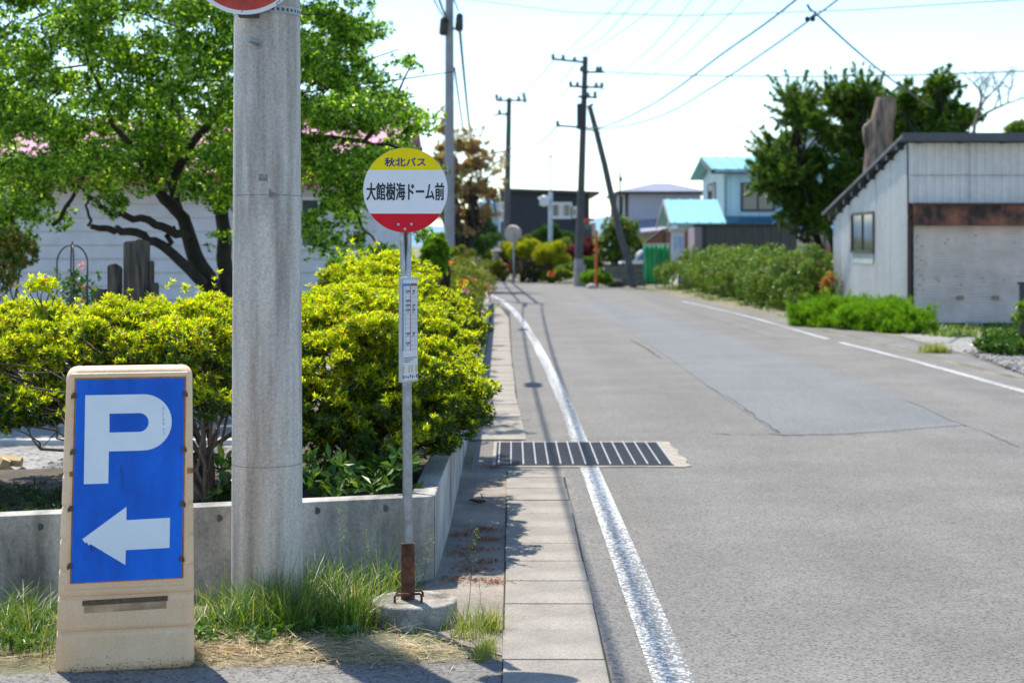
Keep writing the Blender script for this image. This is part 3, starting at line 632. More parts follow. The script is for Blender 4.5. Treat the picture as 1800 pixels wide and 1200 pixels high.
# raised plain face round the panel (the front skin is flat there)
mb = MB(); mb.hexa([(GX(118, pd), YF-.002, zp(1034)), (GX(327, pd), YF-.002, zp(1034)), (GX(327, pd), YF+.02, zp(1034)), (GX(118, pd), YF+.02, zp(1034))], [(GX(127, pd), YF-.002, zp(655)), (GX(329, pd), YF-.002, zp(655)), (GX(329, pd), YF+.02, zp(655)), (GX(127, pd), YF+.02, zp(655))]); mb.build('front_frame', M_beige, body, bevel=.006)
mb = MB(); c4 = [(126, 1022), (320, 1020), (325, 663), (134, 663)]
mb.prism([PP(*p) for p in c4], 'y', YF-.0045, YF-.0015); mb.build('rust_edge', M_orange, t)
mb = MB(); c4 = [(128, 1020), (317, 1018), (322, 666), (137, 666)]
mb.prism([PP(*p) for p in c4], 'y', YF-.009, YF-.0047); panel = mb.build('blue_panel', mat('sign_blue', (.003, .15, .72), .4, .12, 2.2, col2=(.002, .11, .60), spec=.25, specks=(60, .95, 1.04), stretch=(2, 2, .6)), t)
def arc(cx, cy, rx_, ry, a0, a1, n=20): return [(cx+rx_*math.cos(R(a)), cy-ry*math.sin(R(a))) for a in np.linspace(a0, a1, n)]
outer = [(149, 848), (152, 693), (249, 693)]+arc(251, 742.5, 49, 49.5, 90, -90)+[(192, 792), (191, 848)]
mb = MB(); y0, y1 = YF-.0105, YF-.0092
# P built from quads between outer outline and the hole, stem and bowl
M_sgw = mat('letter_white', (.74, .80, .86), .4, .04, 6)
mb.prism([PP(*p) for p in [(149.5, 848), (191, 848), (192, 792), (193, 759), (193, 726), (193, 693), (152, 693)]], 'y', y0, y1)
oa = [(193, 693), (249, 693)]+arc(251, 742.5, 49, 49.5, 90, -90)+[(249, 792), (192, 792)]
ia = [(193, 726), (243, 726)]+arc(244, 742.5, 16, 16.5, 90, -90)+[(243, 759), (193, 759)]
V = [PP(*p) for p in oa]+[PP(*p) for p in ia]; n = len(oa)
mb.add([(x, y0, z) for x, z in V], [(i, i+1, n+i+1, n+i) for i in range(n-1)])
mb.build('letter', M_sgw, panel)
mb = MB(); mb.prism([PP(*p) for p in [(147, 944), (152, 951), (154, 949), (158, 955), (161, 953), (220, 992), (221, 966), (296, 965), (297, 912), (222, 913.5), (222, 890)]], 'y', y0, y1); mb.build('arrow', M_sgw, panel)
mb = MB()                                            # scuffs and drips on the panel
def scuff(x0, y0_, x1, y1_, n, w, s):
    for _ in range(n):
        x = random.uniform(x0, x1); y = random.uniform(y0_, y1_); l = random.uniform(.5, 1)*s
        mb.add([(GX(x, pd), YF-.0108, zp(y)), (GX(x+w, pd), YF-.0108, zp(y)), (GX(x+w, pd), YF-.0108, zp(y+l)), (GX(x, pd), YF-.0108, zp(y+l))], [(0, 1, 2, 3)])
scuff(211, 815, 217, 860, 45, .8, 2.5); scuff(284, 715, 287, 765, 25, .7, 2.5); scuff(160, 955, 168, 960, 6, .8, 10); scuff(250, 670, 280, 685, 12, .8, 1.5); scuff(170, 898, 180, 904, 5, 1.3, 1.6)
mb.build('scratches', mat('scratch_dark', (.02, .06, .2), .7), panel)
for x, y in [(134, 693), (132, 791), (128, 890), (127, 990), (322, 693), (320, 791), (318, 888), (316, 985)]:
    mb = MB(); sg = 1 if x > 200 else -1
    mb.box(GX(x-3.5, pd), GX(x+3.5, pd), YF-.014, YF-.001, zp(y+4.5), zp(y-4.5)); mb.box(GX(x-6 if sg < 0 else x+3.5, pd), GX(x-3.5 if sg < 0 else x+6, pd), YF-.012, YF, zp(y+6), zp(y-1))
    mb.build('clip', mat('clip_rust', (.10, .055, .035), .6, .3, 60), t, bevel=.001)
mb = MB(); mb.prism([PP(*p) for p in [(149, 1075), (291, 1073), (291, 1053), (149, 1055)]], 'y', YF-.0012, YF+.01)
mb.build('grip_slot', mat('slot_beige', (.5, .34, .2), .6, .15, 8, col2=(.3, .2, .12)), t, bevel=.003)
mb = MB(); mb.prism([PP(*p) for p in [(147, 1061), (293, 1059), (293, 1050), (147, 1052)]], 'y', YF-.0035, YF-.001)
mb.build('slot_lip', mat('slot_dark', (.12, .075, .04), .8, .3, 80), t)  # dark brown strip along the slot's upper edge
for x in (130, 332):
    mb = MB()
    for y in (829,): mb.box(GX(x-5, pd), GX(x+5, pd), YF-.003, YF+.003, zp(y+6), zp(y-3))
    mb.build('rivet', M_orange, t)
mb = MB()                                             # dirt splashed round the foot
for _ in range(170):
    x = random.uniform(108, 330); y = 1180-abs(random.gauss(0, 9)); s = random.uniform(.0007, .0026)
    mb.tube([(GX(x, pd), YF-.0012, zp(y)), (GX(x, pd), YF-.0006, zp(y))], s, 5)
mb.build('grime', M_soil, t)

t.rotation_euler = (0, 0, R(12.5)); t.location.x -= .026
# ------------------------------------------------------------------ drain grate
t = thing('drain_grate', 'dark steel drain grate with pale bars crossing the road edge', 'grate', (.55, 12.75, 0))
mb = MB(); q = [(-.15, 11.98), (.4, 11.96), (.9, 11.985), (1.27, 11.97), (1.335, 12.05), (1.31, 12.2), (1.34, 12.42), (1.30, 12.7), (1.33, 12.95), (1.295, 13.2), (1.31, 13.5), (1.2, 13.53), (.5, 13.5), (-.15, 13.52)]
mb.prism(q, 'z', -.05, .0115); mb.build('concrete_collar', mat('collar_concrete', (.31, .28, .24), .9, .2, 10, .9, 40), t)
mb = MB(); mb.box(-.125, 1.205, 12.03, 13.45, -.04, .0135); mb.build('pit_shade_sheet', mat('pit_shade_dark', (.028, .03, .036), .6, .3, 20), t)  # dark sheet painted in for the shade of the pit below the bars
mb = MB()
for k in range(15):
    x = -.10+k*.0925; mb.box(x-.0055, x+.0055, 12.04, 13.44, .0137, .0245)
mb.build('bar', mat('bar_steel', (.30, .30, .31), .6, .15, 20), t)
mb = MB()
for k in range(26):
    y = 12.07+k*.0535; mb.box(-.12, 1.2, y-.006, y+.006, .0139, .0185)
mb.build('cross_rod', mat('rod_steel', (.09, .095, .11), .5, .2, 40), t)

# ------------------------------------------------------------------ grass, straw, litter
def blades(P, h, w, lean, m, name, label, cat='grass', curl=.5, kind='stuff', parent=None, az=None):
    n = len(P); a = rng.uniform(0, 2*math.pi, n) if az is None else az; h = h*rng.uniform(.35, 1.15, n); ln = np.abs(rng.normal(lean, lean*.5, n))
    D = np.stack([np.cos(a), np.sin(a), np.zeros(n)], 1); Wd = np.stack([-np.sin(a), np.cos(a), np.zeros(n)], 1); rt = rng.uniform(-1, 1, n); Wd = nrm(Wd+D*rt[:, None]*.8)
    V = []; K = 5
    for k in range(K):
        s = k/(K-1); out = ln*(s**1.7)*h; up = h*(s-curl*ln*s*s*.45)
        c = P+D*out[:, None]; c[:, 2] += np.maximum(up, .003); ww = w*rng.uniform(.8, 1.2, n)*(1-s**1.5*.93)
        V += [c-Wd*ww[:, None]*.5, c+Wd*ww[:, None]*.5]
    V = np.stack(V, 1).reshape(-1, 3); q = []
    for k in range(K-1): q.append(np.array([2*k, 2*k+1, 2*k+3, 2*k+2]))
    Q = (np.stack(q)[None]+(2*K)*np.arange(n)[:, None, None]).reshape(-1, 4)
    o = npmesh(name, V, Q, m, parent=parent, origin=tuple(P.mean(0)) if parent is None else (0, 0, 0))
    return tag(o, label, cat, kind=kind) if parent is None else o
M_grass = leafmat('grass_blade', [(0, (.03, .08, .012)), (.45, (.08, .18, .015)), (.86, (.2, .34, .03)), (.94, (.42, .36, .15)), (1, (.6, .5, .28))], .38, .4, 1.15, .5)
M_straw = leafmat('dry_straw', [(0, (.22, .15, .07)), (.5, (.55, .42, .24)), (1, (.82, .70, .48))], .6, .25, .9)
def clumps(x0, x1, y0, y1, n, nc, s):
    c = np.stack([rng.uniform(x0, x1, nc), rng.uniform(y0, y1, nc)], 1); i = rng.integers(0, nc, n); p = c[i]+rng.normal(0, s, (n, 2)); return np.concatenate([p, np.zeros((n, 1))], 1)
P = clumps(-1.30, -.95, 6.75, 7.2, 700, 14, .05); P = np.concatenate([P, clumps(-1.1, -.60, 6.78, 7.2, 1200, 24, .05), clumps(-1.25, -.8, 7.2, 7.6, 350, 9, .05), clumps(-.85, -.5, 7.3, 7.8, 450, 10, .04), clumps(-.72, -.62, 6.9, 7.1, 200, 5, .03)])
P = P[(P[:, 1] < wline(P[:, 0])-.02) & (np.hypot(P[:, 0]-PX, P[:, 1]-PY) > .17) & (np.hypot(P[:, 0]-dx, P[:, 1]-byp) > .19)]
blades(P, .235, .0042, .75, M_grass, 'grass', 'long green grass growing round the concrete pole and the drum base')
P = clumps(-2.6, -1.62, 6.5, 7.2, 1500, 30, .06); P = P[(P[:, 1] < wline(P[:, 0])-.02)]
blades(P, .2, .004, .8, M_grass, 'grass', 'green grass at the wall foot behind the parking sign')
P = clumps(-.98, -.55, 6.8, 7.3, 70, 14, .05); blades(P, .46, .003, .3, M_grass, 'grass_stalk', 'thin tall grass stalks rising before the planter wall')
# low turf so the soil is not bare
P = np.stack([rng.uniform(-2.7, -.12, 5200), rng.uniform(6.35, 7.9, 5200), np.zeros(5200)], 1); P = P[(P[:, 1] < wline(P[:, 0])) & (np.hypot(P[:, 0]-PX, P[:, 1]-PY) > .17) & (np.hypot(P[:, 0]-dx, P[:, 1]-byp) > .185) & ((P[:, 0] < -.42) | (P[:, 1] < 7.2)) & (rng.random(5200) < np.clip((P[:, 1]-6.35)*1.6, 0, .8))]
blades(P, .06, .003, .9, M_grass, 'short_grass', 'short patchy grass on the strip before the planter wall')
WP, WA = [], []
for k in range(46):
    x, y = (random.uniform(-1.35, -.68), random.uniform(6.55, 7.0)) if k < 26 else (random.uniform(-2.6, -1.8), random.uniform(6.5, 7.0))
    if math.hypot(x-dx, y-byp) < .2: continue
    for _ in range(random.randint(3, 6)): WP.append((x+random.gauss(0, .02), y+random.gauss(0, .02), .01+random.random()*.06)); WA.append((random.gauss(0, .3), random.gauss(0, .3), 1))
V, Q = leaves(np.array(WP), np.array(WA), 6, .042, .02, (.7, 1.45)); tag(npmesh('weeds', V, Q, M_broad, origin=(-1, 6.8, 0)), 'small broad-leaved weeds scattered through the verge grass', 'weeds', kind='stuff')
# weeds right of the drum
P = clumps(-.24, -.07, 6.72, 7.0, 420, 9, .025); blades(P, .13, .0035, .55, leafmat('weed_blade', [(0, (.12, .17, .03)), (.5, (.22, .3, .04)), (1, (.45, .42, .18))], .5, .4), 'weeds', 'bright weed clump between the drum base and the gutter', cat='weed')
P = clumps(-.13, -.06, 6.4, 6.62, 330, 5, .017); blades(P, .085, .003, .6, _m['weed_blade'], 'weeds', 'low weed tuft at the gutter edge near the asphalt', cat='weed')
t = thing('seeding_grass_stalk', 'tall seeding grass stalks standing between the drum base and the gutter', 'weed', (-.2, 6.9, 0))
mb = MB(); V_, P_, A_ = None, [], []
for x, y, x2, y2, d in [(818, 1060, 838, 925, 6.9), (850, 1060, 842, 1010, 6.95), (735, 1010, 757, 940, 7.25), (612, 1010, 598, 890, 7.3), (655, 1010, 640, 930, 7.3)]:
    a, b = Vector(W(x, y, d)), Vector(W(x2, y2, d)); a.z = 0; pts = curve_pts(a, b, 6, .012, 0); mb.tube(pts, [.0016, .0015, .0014, .0012, .001, .0008, .0005], 5)
    for _ in range(40): q = random.uniform(.66, 1); P_.append(tuple(a.lerp(b, q)+Vector((random.gauss(0, .009*(1.4-q)*2), random.gauss(0, .009), random.gauss(0, .006))))); A_.append((random.gauss(0, .6), random.gauss(0, .5), .5))
mb.build('stem', M_grass, t); V, Q = leaves(np.array(P_), np.array(A_), 1, .011, .004); npmesh('seed_head', V, Q, _m['weed_blade'], t)
n = 4200; P = np.stack([rng.uniform(-1.75, -.16, n), rng.normal(6.52, .11, n), np.abs(rng.normal(.012, .018, n))+.006], 1); P = P[(P[:, 0] < -.35) | (rng.random(n) < .35)]; P[:, 1] += .03*np.sin(P[:, 0]*5)
n = len(P); a = rng.normal(0, .8, n)
blades(P, .0135, .0032, 9.0, M_straw, 'dry_straw', 'tan dry cut grass lying along the asphalt edge', cat='straw', curl=0, az=np.where(rng.random(n) < .5, a, a+math.pi))
n = 700; P = np.stack([rng.uniform(-2.75, -1.6, n), rng.normal(6.45, .08, n), rng.uniform(.008, .02, n)], 1); a = rng.normal(0, .6, n)
blades(P, .0135, .003, 8., M_straw, 'dry_straw', 'tan dry cut grass lying beside the parking sign foot', cat='straw', curl=0, az=a)
M_lit = leafmat('fallen_petals', [(0, (.12, .035, .015)), (.6, (.3, .08, .03)), (1, (.5, .18, .06))], .7, .2, .9)
n = 900; c = np.array([(-.16, 9.35), (-.14, 9.05), (-.2, 8.75), (-.13, 8.4), (-.3, 8.6), (-.3, 9.2), (-.1, 7.9), (-.28, 7.95), (-.15, 12.0), (-.2, 8.2)]); i = rng.integers(0, len(c), n); sd = np.array([.05, .04])
P = np.concatenate([c[i]+rng.normal(0, 1, (n, 2))*np.array([.06, .045]), np.full((n, 1), .012)], 1); P = P[P[:, 0] > -.36]
V, Q = leaves(P, np.tile((0, 0, 1.), (len(P), 1))+rng.normal(0, .3, (len(P), 3)), 2, .013, .009, (1.2, 1.6)); tag(npmesh('fallen_leaves', V, Q, M_lit, origin=(-.2, 8.7, 0)), 'reddish brown fallen petals scattered on the strip beside the wall', 'litter', kind='stuff')
mb = MB(); mb.tube([G(826, 878, .02), G(842, 881, .025), G(853, 880, .02)], [.006, .012, .008], 7); mb.tube([G(852, 880, .02), G(847, 872, .03), G(845, 868, .05)], [.004, .004, .003], 6)
tag(mb.build('fallen_twig', M_rust, origin=G(840, 880, 0)), 'short brown twig lying in the wall shadow', 'twig')

# ------------------------------------------------------------------ split firewood
M_log = mat('split_wood', (.55, .40, .24), .8, .15, 5, .3, 30, stretch=(1, 6, 6))
for (x0, y0, x1, y1, d, r, m, lb) in [(-30, 806, 38, 812, 9.75, .035, M_log, 'pale split log lying on top of the firewood'), (-8, 850, 12, 806, 9.72, .04, M_log, 'pale split log standing on end in the firewood'), (25, 843, 44, 826, 9.8, .03, M_bark, 'dark barked stick leaning on the firewood'), (-25, 848, 30, 846, 9.78, .035, M_wood, 'grey weathered log at the bottom of the firewood'), (12, 822, 36, 846, 9.7, .022, M_log, 'thin pale log slanting down the firewood')]:
    a, b = Vector(W(x0, y0, d)), Vector(W(x1, y1, d)); mb = MB(); mb.tube([a, a.lerp(b, .5)+Vector((0, .005, .004)), b], [r, r*1.05, r*.95], 5, smooth=False); tag(mb.build('firewood_log', m, origin=tuple(a)), lb, 'firewood', 'firewood behind the planter')

# ------------------------------------------------------------------ log posts & trellis
for (x0, x1, y1, lb) in [(190, 214, 467, 'dark squared timber post, second tallest of the post group'), (219, 262, 424, 'tallest weathered timber post before the white house'), (260, 271, 461, 'narrow timber post right behind the tallest one'), (161, 190, 509, 'short timber post at the near end of the post group'), (268, 279, 499, 'short narrow post at the far end of the post group')]:
    d = 14.5+random.uniform(-.15, .25); mb = MB(); a, b = GX(x0, d), GX(x1, d); r = (b-a)/2; c = (a+b)/2
    pts = [(c+r*math.cos(R(k*45+22))*1.08, d+r*math.sin(R(k*45+22))*1.08) for k in range(8)]; V = [(x, y, -.05) for x, y in pts]+[(x, y, ZY(y1, d)+random.gauss(0, .012)) for x, y in pts]
    mb.add(V, [tuple(range(7, -1, -1)), tuple(range(8, 16))]+[(i, (i+1) % 8, (i+1) % 8+8, i+8) for i in range(8)])
    tag(mb.build('timber_post', mat('old_timber', (.10, .082, .062), .9, .5, 8, .8, 50, stretch=(5, 5, .4), col2=(.045, .035, .028)), origin=(c, d, 0)), lb, 'post', 'timber posts before the house')
d = 13.6; c = GX(127, d); t = thing('garden_trellis', 'slim dark metal garden obelisk with a climbing rose', 'trellis', (c, d, 0)); mb = MB(); r = 26/F*d
for a in (20, 110, 200, 290):
    ca, sa = math.cos(R(a))*r, math.sin(R(a))*r; zt = ZY(462, d)
    mb.tube([(c+ca, d+sa, 0), (c+ca, d+sa, zt)]+[(c+ca*math.cos(q), d+sa*math.cos(q), zt+.15*math.sin(q)) for q in np.linspace(.2, math.pi/2, 6)], .007, 6)
for z in (.4, .8, 1.2): mb.tube([(c+r*math.cos(q), d+r*math.sin(q), z) for q in np.linspace(0, 2*math.pi, 17)], .004, 5)
mb.tube([(c, d, ZY(436, d)), (c, d, ZY(424, d))], [.016, .004], 8); mb.build('frame', M_dark, t)
P = np.array([(c+random.gauss(.03, .09), d+random.gauss(0, .09), random.uniform(.6, 1.42)) for _ in range(260)]); V, Q = leaves(P, rng.normal(0, 1, (260, 3))+np.array((0, 0, .6)), 4, .05, .028)
npmesh('climbing_rose', V, Q, _m['broad_leaf'], t)
P = np.array([(c+.12+random.gauss(.0, .05), d-.05+random.gauss(0, .05), random.uniform(1.1, 1.5)) for _ in range(7)]); V, Q = leaves(P, np.tile((0, -1, .3), (7, 1)), 5, .03, .025); npmesh('rose_flower', V, Q, M_fl_p, t)
S = lumps(W(5, 470, 15.5), (.16, .3, .3), 8, .14, .9); simple_bush('garden_shrub', 'narrow shrub with yellowing leaves before the house at the picture edge', (GX(5, 15.5), 15.5, 0), S, 700, leafmat('shrub_mixed', [(0, (.05, .12, .02)), (.7, (.14, .22, .03)), (.9, (.5, .2, .05)), (1, (.6, .4, .1))], .5, .4), .06, 5)
# ------------------------------------------------------------------ pink-roofed house behind the tree
hd = 28
t = thing('pink_roof_house', 'single-storey house with white board siding and faded pink roof', 'house', (-6, hd, 0))
X0, X1 = -12.5, GX(662, hd); ztop = ZY(318, hd)
mb = MB(); nb = int((ztop)/.235)+1; V = []
mb.box(X0, X1, hd, hd+7, 0, ztop)
mb.build('wall', mat('white_siding', (.66, .66, .70), .6, .05, 3, col2=(.63, .62, .67)), t)
mb = MB()
for k in range(nb):
    z = k*.235; mb.hexa([(GX(30, hd), hd-.045, z), (X1+.02, hd-.045, z), (X1+.02, hd-.003, z), (GX(30, hd), hd-.003, z)], [(GX(30, hd), hd-.012, z+.228), (X1+.02, hd-.012, z+.228), (X1+.02, hd-.003, z+.228), (GX(30, hd), hd-.003, z+.228)])
mb.build('siding_board', _m['white_siding'], t)
mb = MB(); zr = 4.0
mb.hexa([(X0, hd-.6, ztop+.03), (X1+.5, hd-.6, ztop+.03), (X1+.5, hd+3.5, zr), (X0, hd+3.5, zr)], [(X0, hd-.6, ztop+.11), (X1+.5, hd-.6, ztop+.11), (X1+.5, hd+3.5, zr+.08), (X0, hd+3.5, zr+.08)])
mb.hexa([(X0, hd+3.5, zr), (X1+.5, hd+3.5, zr), (X1+.5, hd+7.6, ztop+.03), (X0, hd+7.6, ztop+.03)], [(X0, hd+3.5, zr+.08), (X1+.5, hd+3.5, zr+.08), (X1+.5, hd+7.6, ztop+.11), (X0, hd+7.6, ztop+.11)])
x = X0+.3
while x < X1+.4:
    mb.hexa([(x, hd-.6, ztop+.112), (x+.05, hd-.6, ztop+.112), (x+.05, hd+3.5, zr+.082), (x, hd+3.5, zr+.082)], [(x, hd-.6, ztop+.15), (x+.05, hd-.6, ztop+.15), (x+.05, hd+3.5, zr+.12), (x, hd+3.5, zr+.12)]); x += .45
mb.build('roof', mat('pink_metal', (.56, .25, .38), .8, .1, 1), t)
mb = MB(); mb.box(X0, X1+.52, hd-.64, hd-.605, ztop-.10, ztop+.12); mb.build('fascia', mat('red_fascia', (.28, .03, .03), .5, .1, 3), t)
mb = MB(); mb.prism([(hd, ztop), (hd+7, ztop), (hd+3.5, zr)], 'x', X1-.05, X1-.002); mb.build('gable', _m['white_siding'], t)
def window(t, x0, x1, z0, z1, y, fw=.06, fm=None, n=2, face='y', glass=None, curtain=None):
    fm = fm or M_white; mb = MB()
    def bx(a0, a1, c0, c1, e0, e1):
        if face == 'y': mb.box(a0, a1, y-e1, y-e0, c0, c1)
        else: mb.box(y-e1, y-e0, a0, a1, c0, c1)
    bx(x0-fw, x1+fw, z1, z1+fw, 0, .05); bx(x0-fw, x1+fw, z0-fw, z0, 0, .06); bx(x0-fw, x0, z0, z1, 0, .05); bx(x1, x1+fw, z0, z1, 0, .05)
    for k in range(1, n): c = x0+(x1-x0)*k/n; bx(c-fw*.4, c+fw*.4, z0, z1, .002, .045)
    w = mb.build('window', fm, t); mb = MB(); bx(x0, x1, z0, z1, .004, .02); mb.build('pane', glass or M_glass, w)
    if curtain:
        mb = MB()
        for a, b in curtain: bx(x0+(x1-x0)*a, x0+(x1-x0)*b, z0, z1, .0205, .024)
        mb.build('curtain', mat('curtain_cloth', (.55, .52, .48), .8, .1, 8), w)
    return w
window(t, GX(532, hd), GX(560, hd), ZY(432, hd), ZY(352, hd), hd-.03, .06, M_white, 1)
window(t, GX(-60, hd), GX(24, hd), ZY(455, hd), ZY(360, hd), hd-.002, .07, M_steel, 2)
mb = MB(); mb.box(GX(20, 20), GX(30, 20), 27.86, 27.9, 0, 2.5)
# ------------------------------------------------------------------ fruit tree
M_tl = leafmat('fruit_leaf', [(0, (.015, .05, .008)), (.35, (.07, .17, .012)), (.7, (.22, .42, .025)), (.93, (.42, .62, .07)), (1, (.6, .72, .25))], .3, .52, 1.55, .55)
d0 = 17.0
t = thing('fruit_tree', 'broad leafy green tree with crooked dark limbs before the white house', 'tree', (GX(385, d0), d0, 0))
mb = MB()
def limb(pts, r0, r1, d1=None):
    r0 *= .8; r1 *= .8
    n = len(pts); P3 = [W(x, y, d0+(0 if d1 is None else (d1-d0)*k/(n-1))) for k, (x, y) in enumerate(pts)]
    # subdivide
    Q = []; 
    for a, b in zip(P3[:-1], P3[1:]):
        a, b = Vector(a), Vector(b)
        for s in range(3): Q.append(a.lerp(b, s/3)+Vector((random.gauss(0, .012), random.gauss(0, .012), random.gauss(0, .012))))
    Q.append(Vector(P3[-1])); m = len(Q); mb.tube(Q, [r0+(r1-r0)*k/(m-1) for k in range(m)], 9); return Q
limb([(388, 707), (384, 600), (378, 530), (352, 470), (333, 420), (312, 370), (300, 320), (296, 260), (270, 180), (250, 60)], .17, .012, 17.5)
limb([(360, 500), (318, 462), (270, 425), (238, 410), (205, 405), (185, 403), (160, 398)], .075, .035, 16.3)
limb([(330, 415), (298, 405), (262, 388), (222, 380), (190, 375), (172, 355), (155, 345)], .065, .025, 16.2)
limb([(320, 462), (298, 440), (296, 415), (305, 400)], .05, .03)
limb([(160, 398), (152, 370), (158, 345), (140, 330)], .02, .01, 16.3)
limb([(312, 370), (280, 340), (262, 300), (200, 220), (140, 60)], .09, .01, 16)
limb([(300, 320), (340, 250), (400, 180), (440, 30)], .08, .01, 16.5)
limb([(92, 400), (128, 350), (150, 310), (170, 250)], .03, .02, 16.5)
limb([(400, 707), (398, 560), (395, 450), (392, 380), (398, 300), (430, 220), (520, 150), (600, 60)], .13, .04, 18.5)
limb([(398, 300), (480, 260), (560, 240), (640, 250), (700, 260)], .07, .02, 17.5)
limb([(560, 240), (600, 330), (640, 400), (680, 450)], .03, .01, 17.5)
limb([(640, 250), (690, 180), (720, 120)], .03, .01, 17.5)
for k in range(40):
    x, y = random.uniform(-50, 600), random.uniform(-60, 260); limb([(x, y), (x+random.gauss(0, 50), y-random.uniform(20, 60)), (x+random.gauss(0, 90), y-random.uniform(50, 110))], .018, .006, 17+random.uniform(-1.5, 1.5))
mb.build('trunk', M_bark, t)
S = []
for gx in range(-120, 720, 62):
    for gy in range(-130, 300, 52):
        for rep in range(2):
            x, y = gx+random.uniform(-28, 28), gy+random.uniform(-24, 24)
            if x > 610 and y < 110 and random.random() < .8: continue
            if x > 690 and y < 190 or (x < 90 and 20 < y < 90 and random.random() < .5): continue
            d = random.uniform(15.4, 18.8); r = random.uniform(.17, .34); c = W(x, y, d); S.append(c+(r*1.25, r, r*.55))
for x, y, r in [(700, 130, .22), (725, 215, .22), (735, 285, .2), (600, 330, .24), (560, 390, .2), (600, 450, .16), (690, 470, .2), (650, 480, .14), (560, 300, .3), (650, 300, .25), (480, 330, .25), (700, 360, .2), (740, 410, .13), (20, 380, .3), (60, 350, .25), (110, 385, .15), (30, 425, .15), (0, 350, .3), (200, 360, .16), (385, 420, .13), (345, 330, .2), (240, 300, .3), (120, 300, .25), (180, 330, .16), (390, 350, .2), (280, 240, .3), (640, 60, .25), (580, 20, .3), (620, 130, .3), (680, 190, .28), (545, 440, .14), (590, 470, .1), (575, 425, .18), (620, 420, .14), (660, 440, .16), (590, 360, .22), (640, 340, .2), (700, 440, .12), (520, 400, .16), (610, 380, .16), (530, 110, .35), (560, 200, .35)]:
    c = W(x, y, random.uniform(16, 17.8)); S.append(c+(r*1.1, r, r*.75))
for k in range(16):
    r = random.uniform(.14, .27); S.append(W(random.uniform(-60, 700 if k % 2 else 420), random.uniform(215, 318), random.uniform(16, 18.2))+(r*1.2, r, r*.6))
P, A = blob_points(S, 54000, shell=.3, inner=.45, lump=.35, under=.85, up=.25, cover=.4, gap=(.5, -.13))
V, Q = leaves(P, A+rng.normal(0, .4, P.shape), 4, .052, .029, (.4, 1.5)); npmesh('crown', V, Q, M_tl, t)
M_barkp = M_bark

# ------------------------------------------------------------------ overhead pole by the hedge (pole 2)
X2, Y2 = GX(790, 50), 50
t = thing('roadside_concrete_pole', 'slim grey concrete pole rising behind the roadside azaleas, with two cable boxes near its top', 'utility pole', (X2, Y2, 0))
mb = MB(); mb.tube([(X2, Y2, 0), (X2, Y2, 10)], [.17, .12], 20); mb.build('pole', mat('grey_pole', (.26, .27, .29), .8, .12, 2, .3, 60), t)
mb = MB(); mb.tube([(X2-.2, Y2, 8.3), (X2+.3, Y2, 8.3)], .035, 8); mb.build('arm', M_dark, t)
for x, y in ((780, 46), (808, 39)):
    mb = MB(); c = W(x, y, 49.8); mb.tube([(c[0]-.02, c[1], c[2]-.3), (c[0]-.02, c[1], c[2]-.24), (c[0], c[1], c[2]+.2), (c[0], c[1], c[2]+.27)], [.05, .13, .11, .05], 12); mb.build('cable_box', mat('box_brown', (.04, .032, .03), .5), t)

def cable(name, pts, r, label, m=None, cat='cable', group=None):
    mb = MB(); mb.tube(pts, r, 6); return tag(mb.build(name, m or M_dark, origin=tuple(pts[0])), label, cat, group)
def sag(a, b, s, n=24): a, b = Vector(a), Vector(b); return [a.lerp(b, k/n)-Vector((0, 0, 4*s*(k/n)*(1-k/n))) for k in range(n+1)]
a0 = (PX-.13, PY, 6.02)
c1 = sag(a0, W(780, 30, 49.9), .55, 40); cable('overhead_cable', c1, .019, 'black telephone cable from the near concrete pole to the slim grey pole')
c2 = sag((PX-.04, PY, 6.3), W(806, 20, 49.9), .35, 40); cable('overhead_cable', c2, .021, 'second black cable beside it, on the road side')
for i in (14, 26):
    c = c1[i]; mb = MB(); mb.tube([c+Vector((0, -.35, -.02)), c+Vector((0, -.28, -.02)), c+Vector((0, .28, -.02)), c+Vector((0, .35, -.02))], [.03, .1, .1, .03], 10); tag(mb.build('cable_closure', M_black, origin=tuple(c)), 'black splice closure hanging on the telephone cable, %s' % ('nearer the camera' if i == 14 else 'nearer the slim grey pole'), 'cable closure')
cable('overhead_cable', sag(a0, (PX-.3, -25, 6.4), .4), .02, 'black telephone cable running back over the camera from the near pole')
far = (GX(833, 95), 95, ZY(285, 95))
cable('overhead_cable', sag(W(808, 50, 50.2), far, .35), .05, 'dark cable running from the slim grey pole down past the reddish tree')
cable('overhead_cable', sag(W(799, 120, 50.2), (GX(826, 95), 95, ZY(300, 95)), .2), .035, 'thin lower cable beside it past the reddish tree')
cable('overhead_cable', sag(W(772, 0, 47), W(788, 40, 50), .02), .035, 'short dark service cable meeting the slim grey pole from above')

# ------------------------------------------------------------------ far poles
M_pdark = mat('dark_pole', (.09, .088, .088), .8, .2, 2)
d3 = 64.0
t = thing('crossarm_utility_pole', 'tall dark utility pole with several crossarms at the road bend', 'utility pole', (GX(1016, d3), d3, 0))
mb = MB(); mb.tube([(GX(1016, d3), d3, 0), W(1029, 100, d3)], [.17, .105], 16); mb.build('pole', M_pdark, t)
mb = MB(); mb.tube([(GX(1016, d3), d3, 0), W(1017.5, 455, d3)], [.185, .18], 16); mb.build('sleeve', mat('sleeve_grey', (.33, .33, .34), .7, .15, 4), t)
mb = MB(); mb.box(GX(1024, d3-.3), GX(1030, d3-.3), d3-.35, d3-.2, 0, ZY(465, d3)); mb.build('marker_plate', mat('marker_tan', (.35, .32, .28), .7), t)
arms = [((970, 104), (1030, 110)), ((1024, 127), (1062, 127)), ((1001, 152), (1060, 154)), ((979, 221), (1022, 224)), ((1015, 170), (1050, 172))]
for a, b in arms:
    mb = MB(); mb.tube([W(*a, d3-.15), W(*b, d3-.15)], .045, 6); mb.build('crossarm', M_dark, t)
mb = MB()
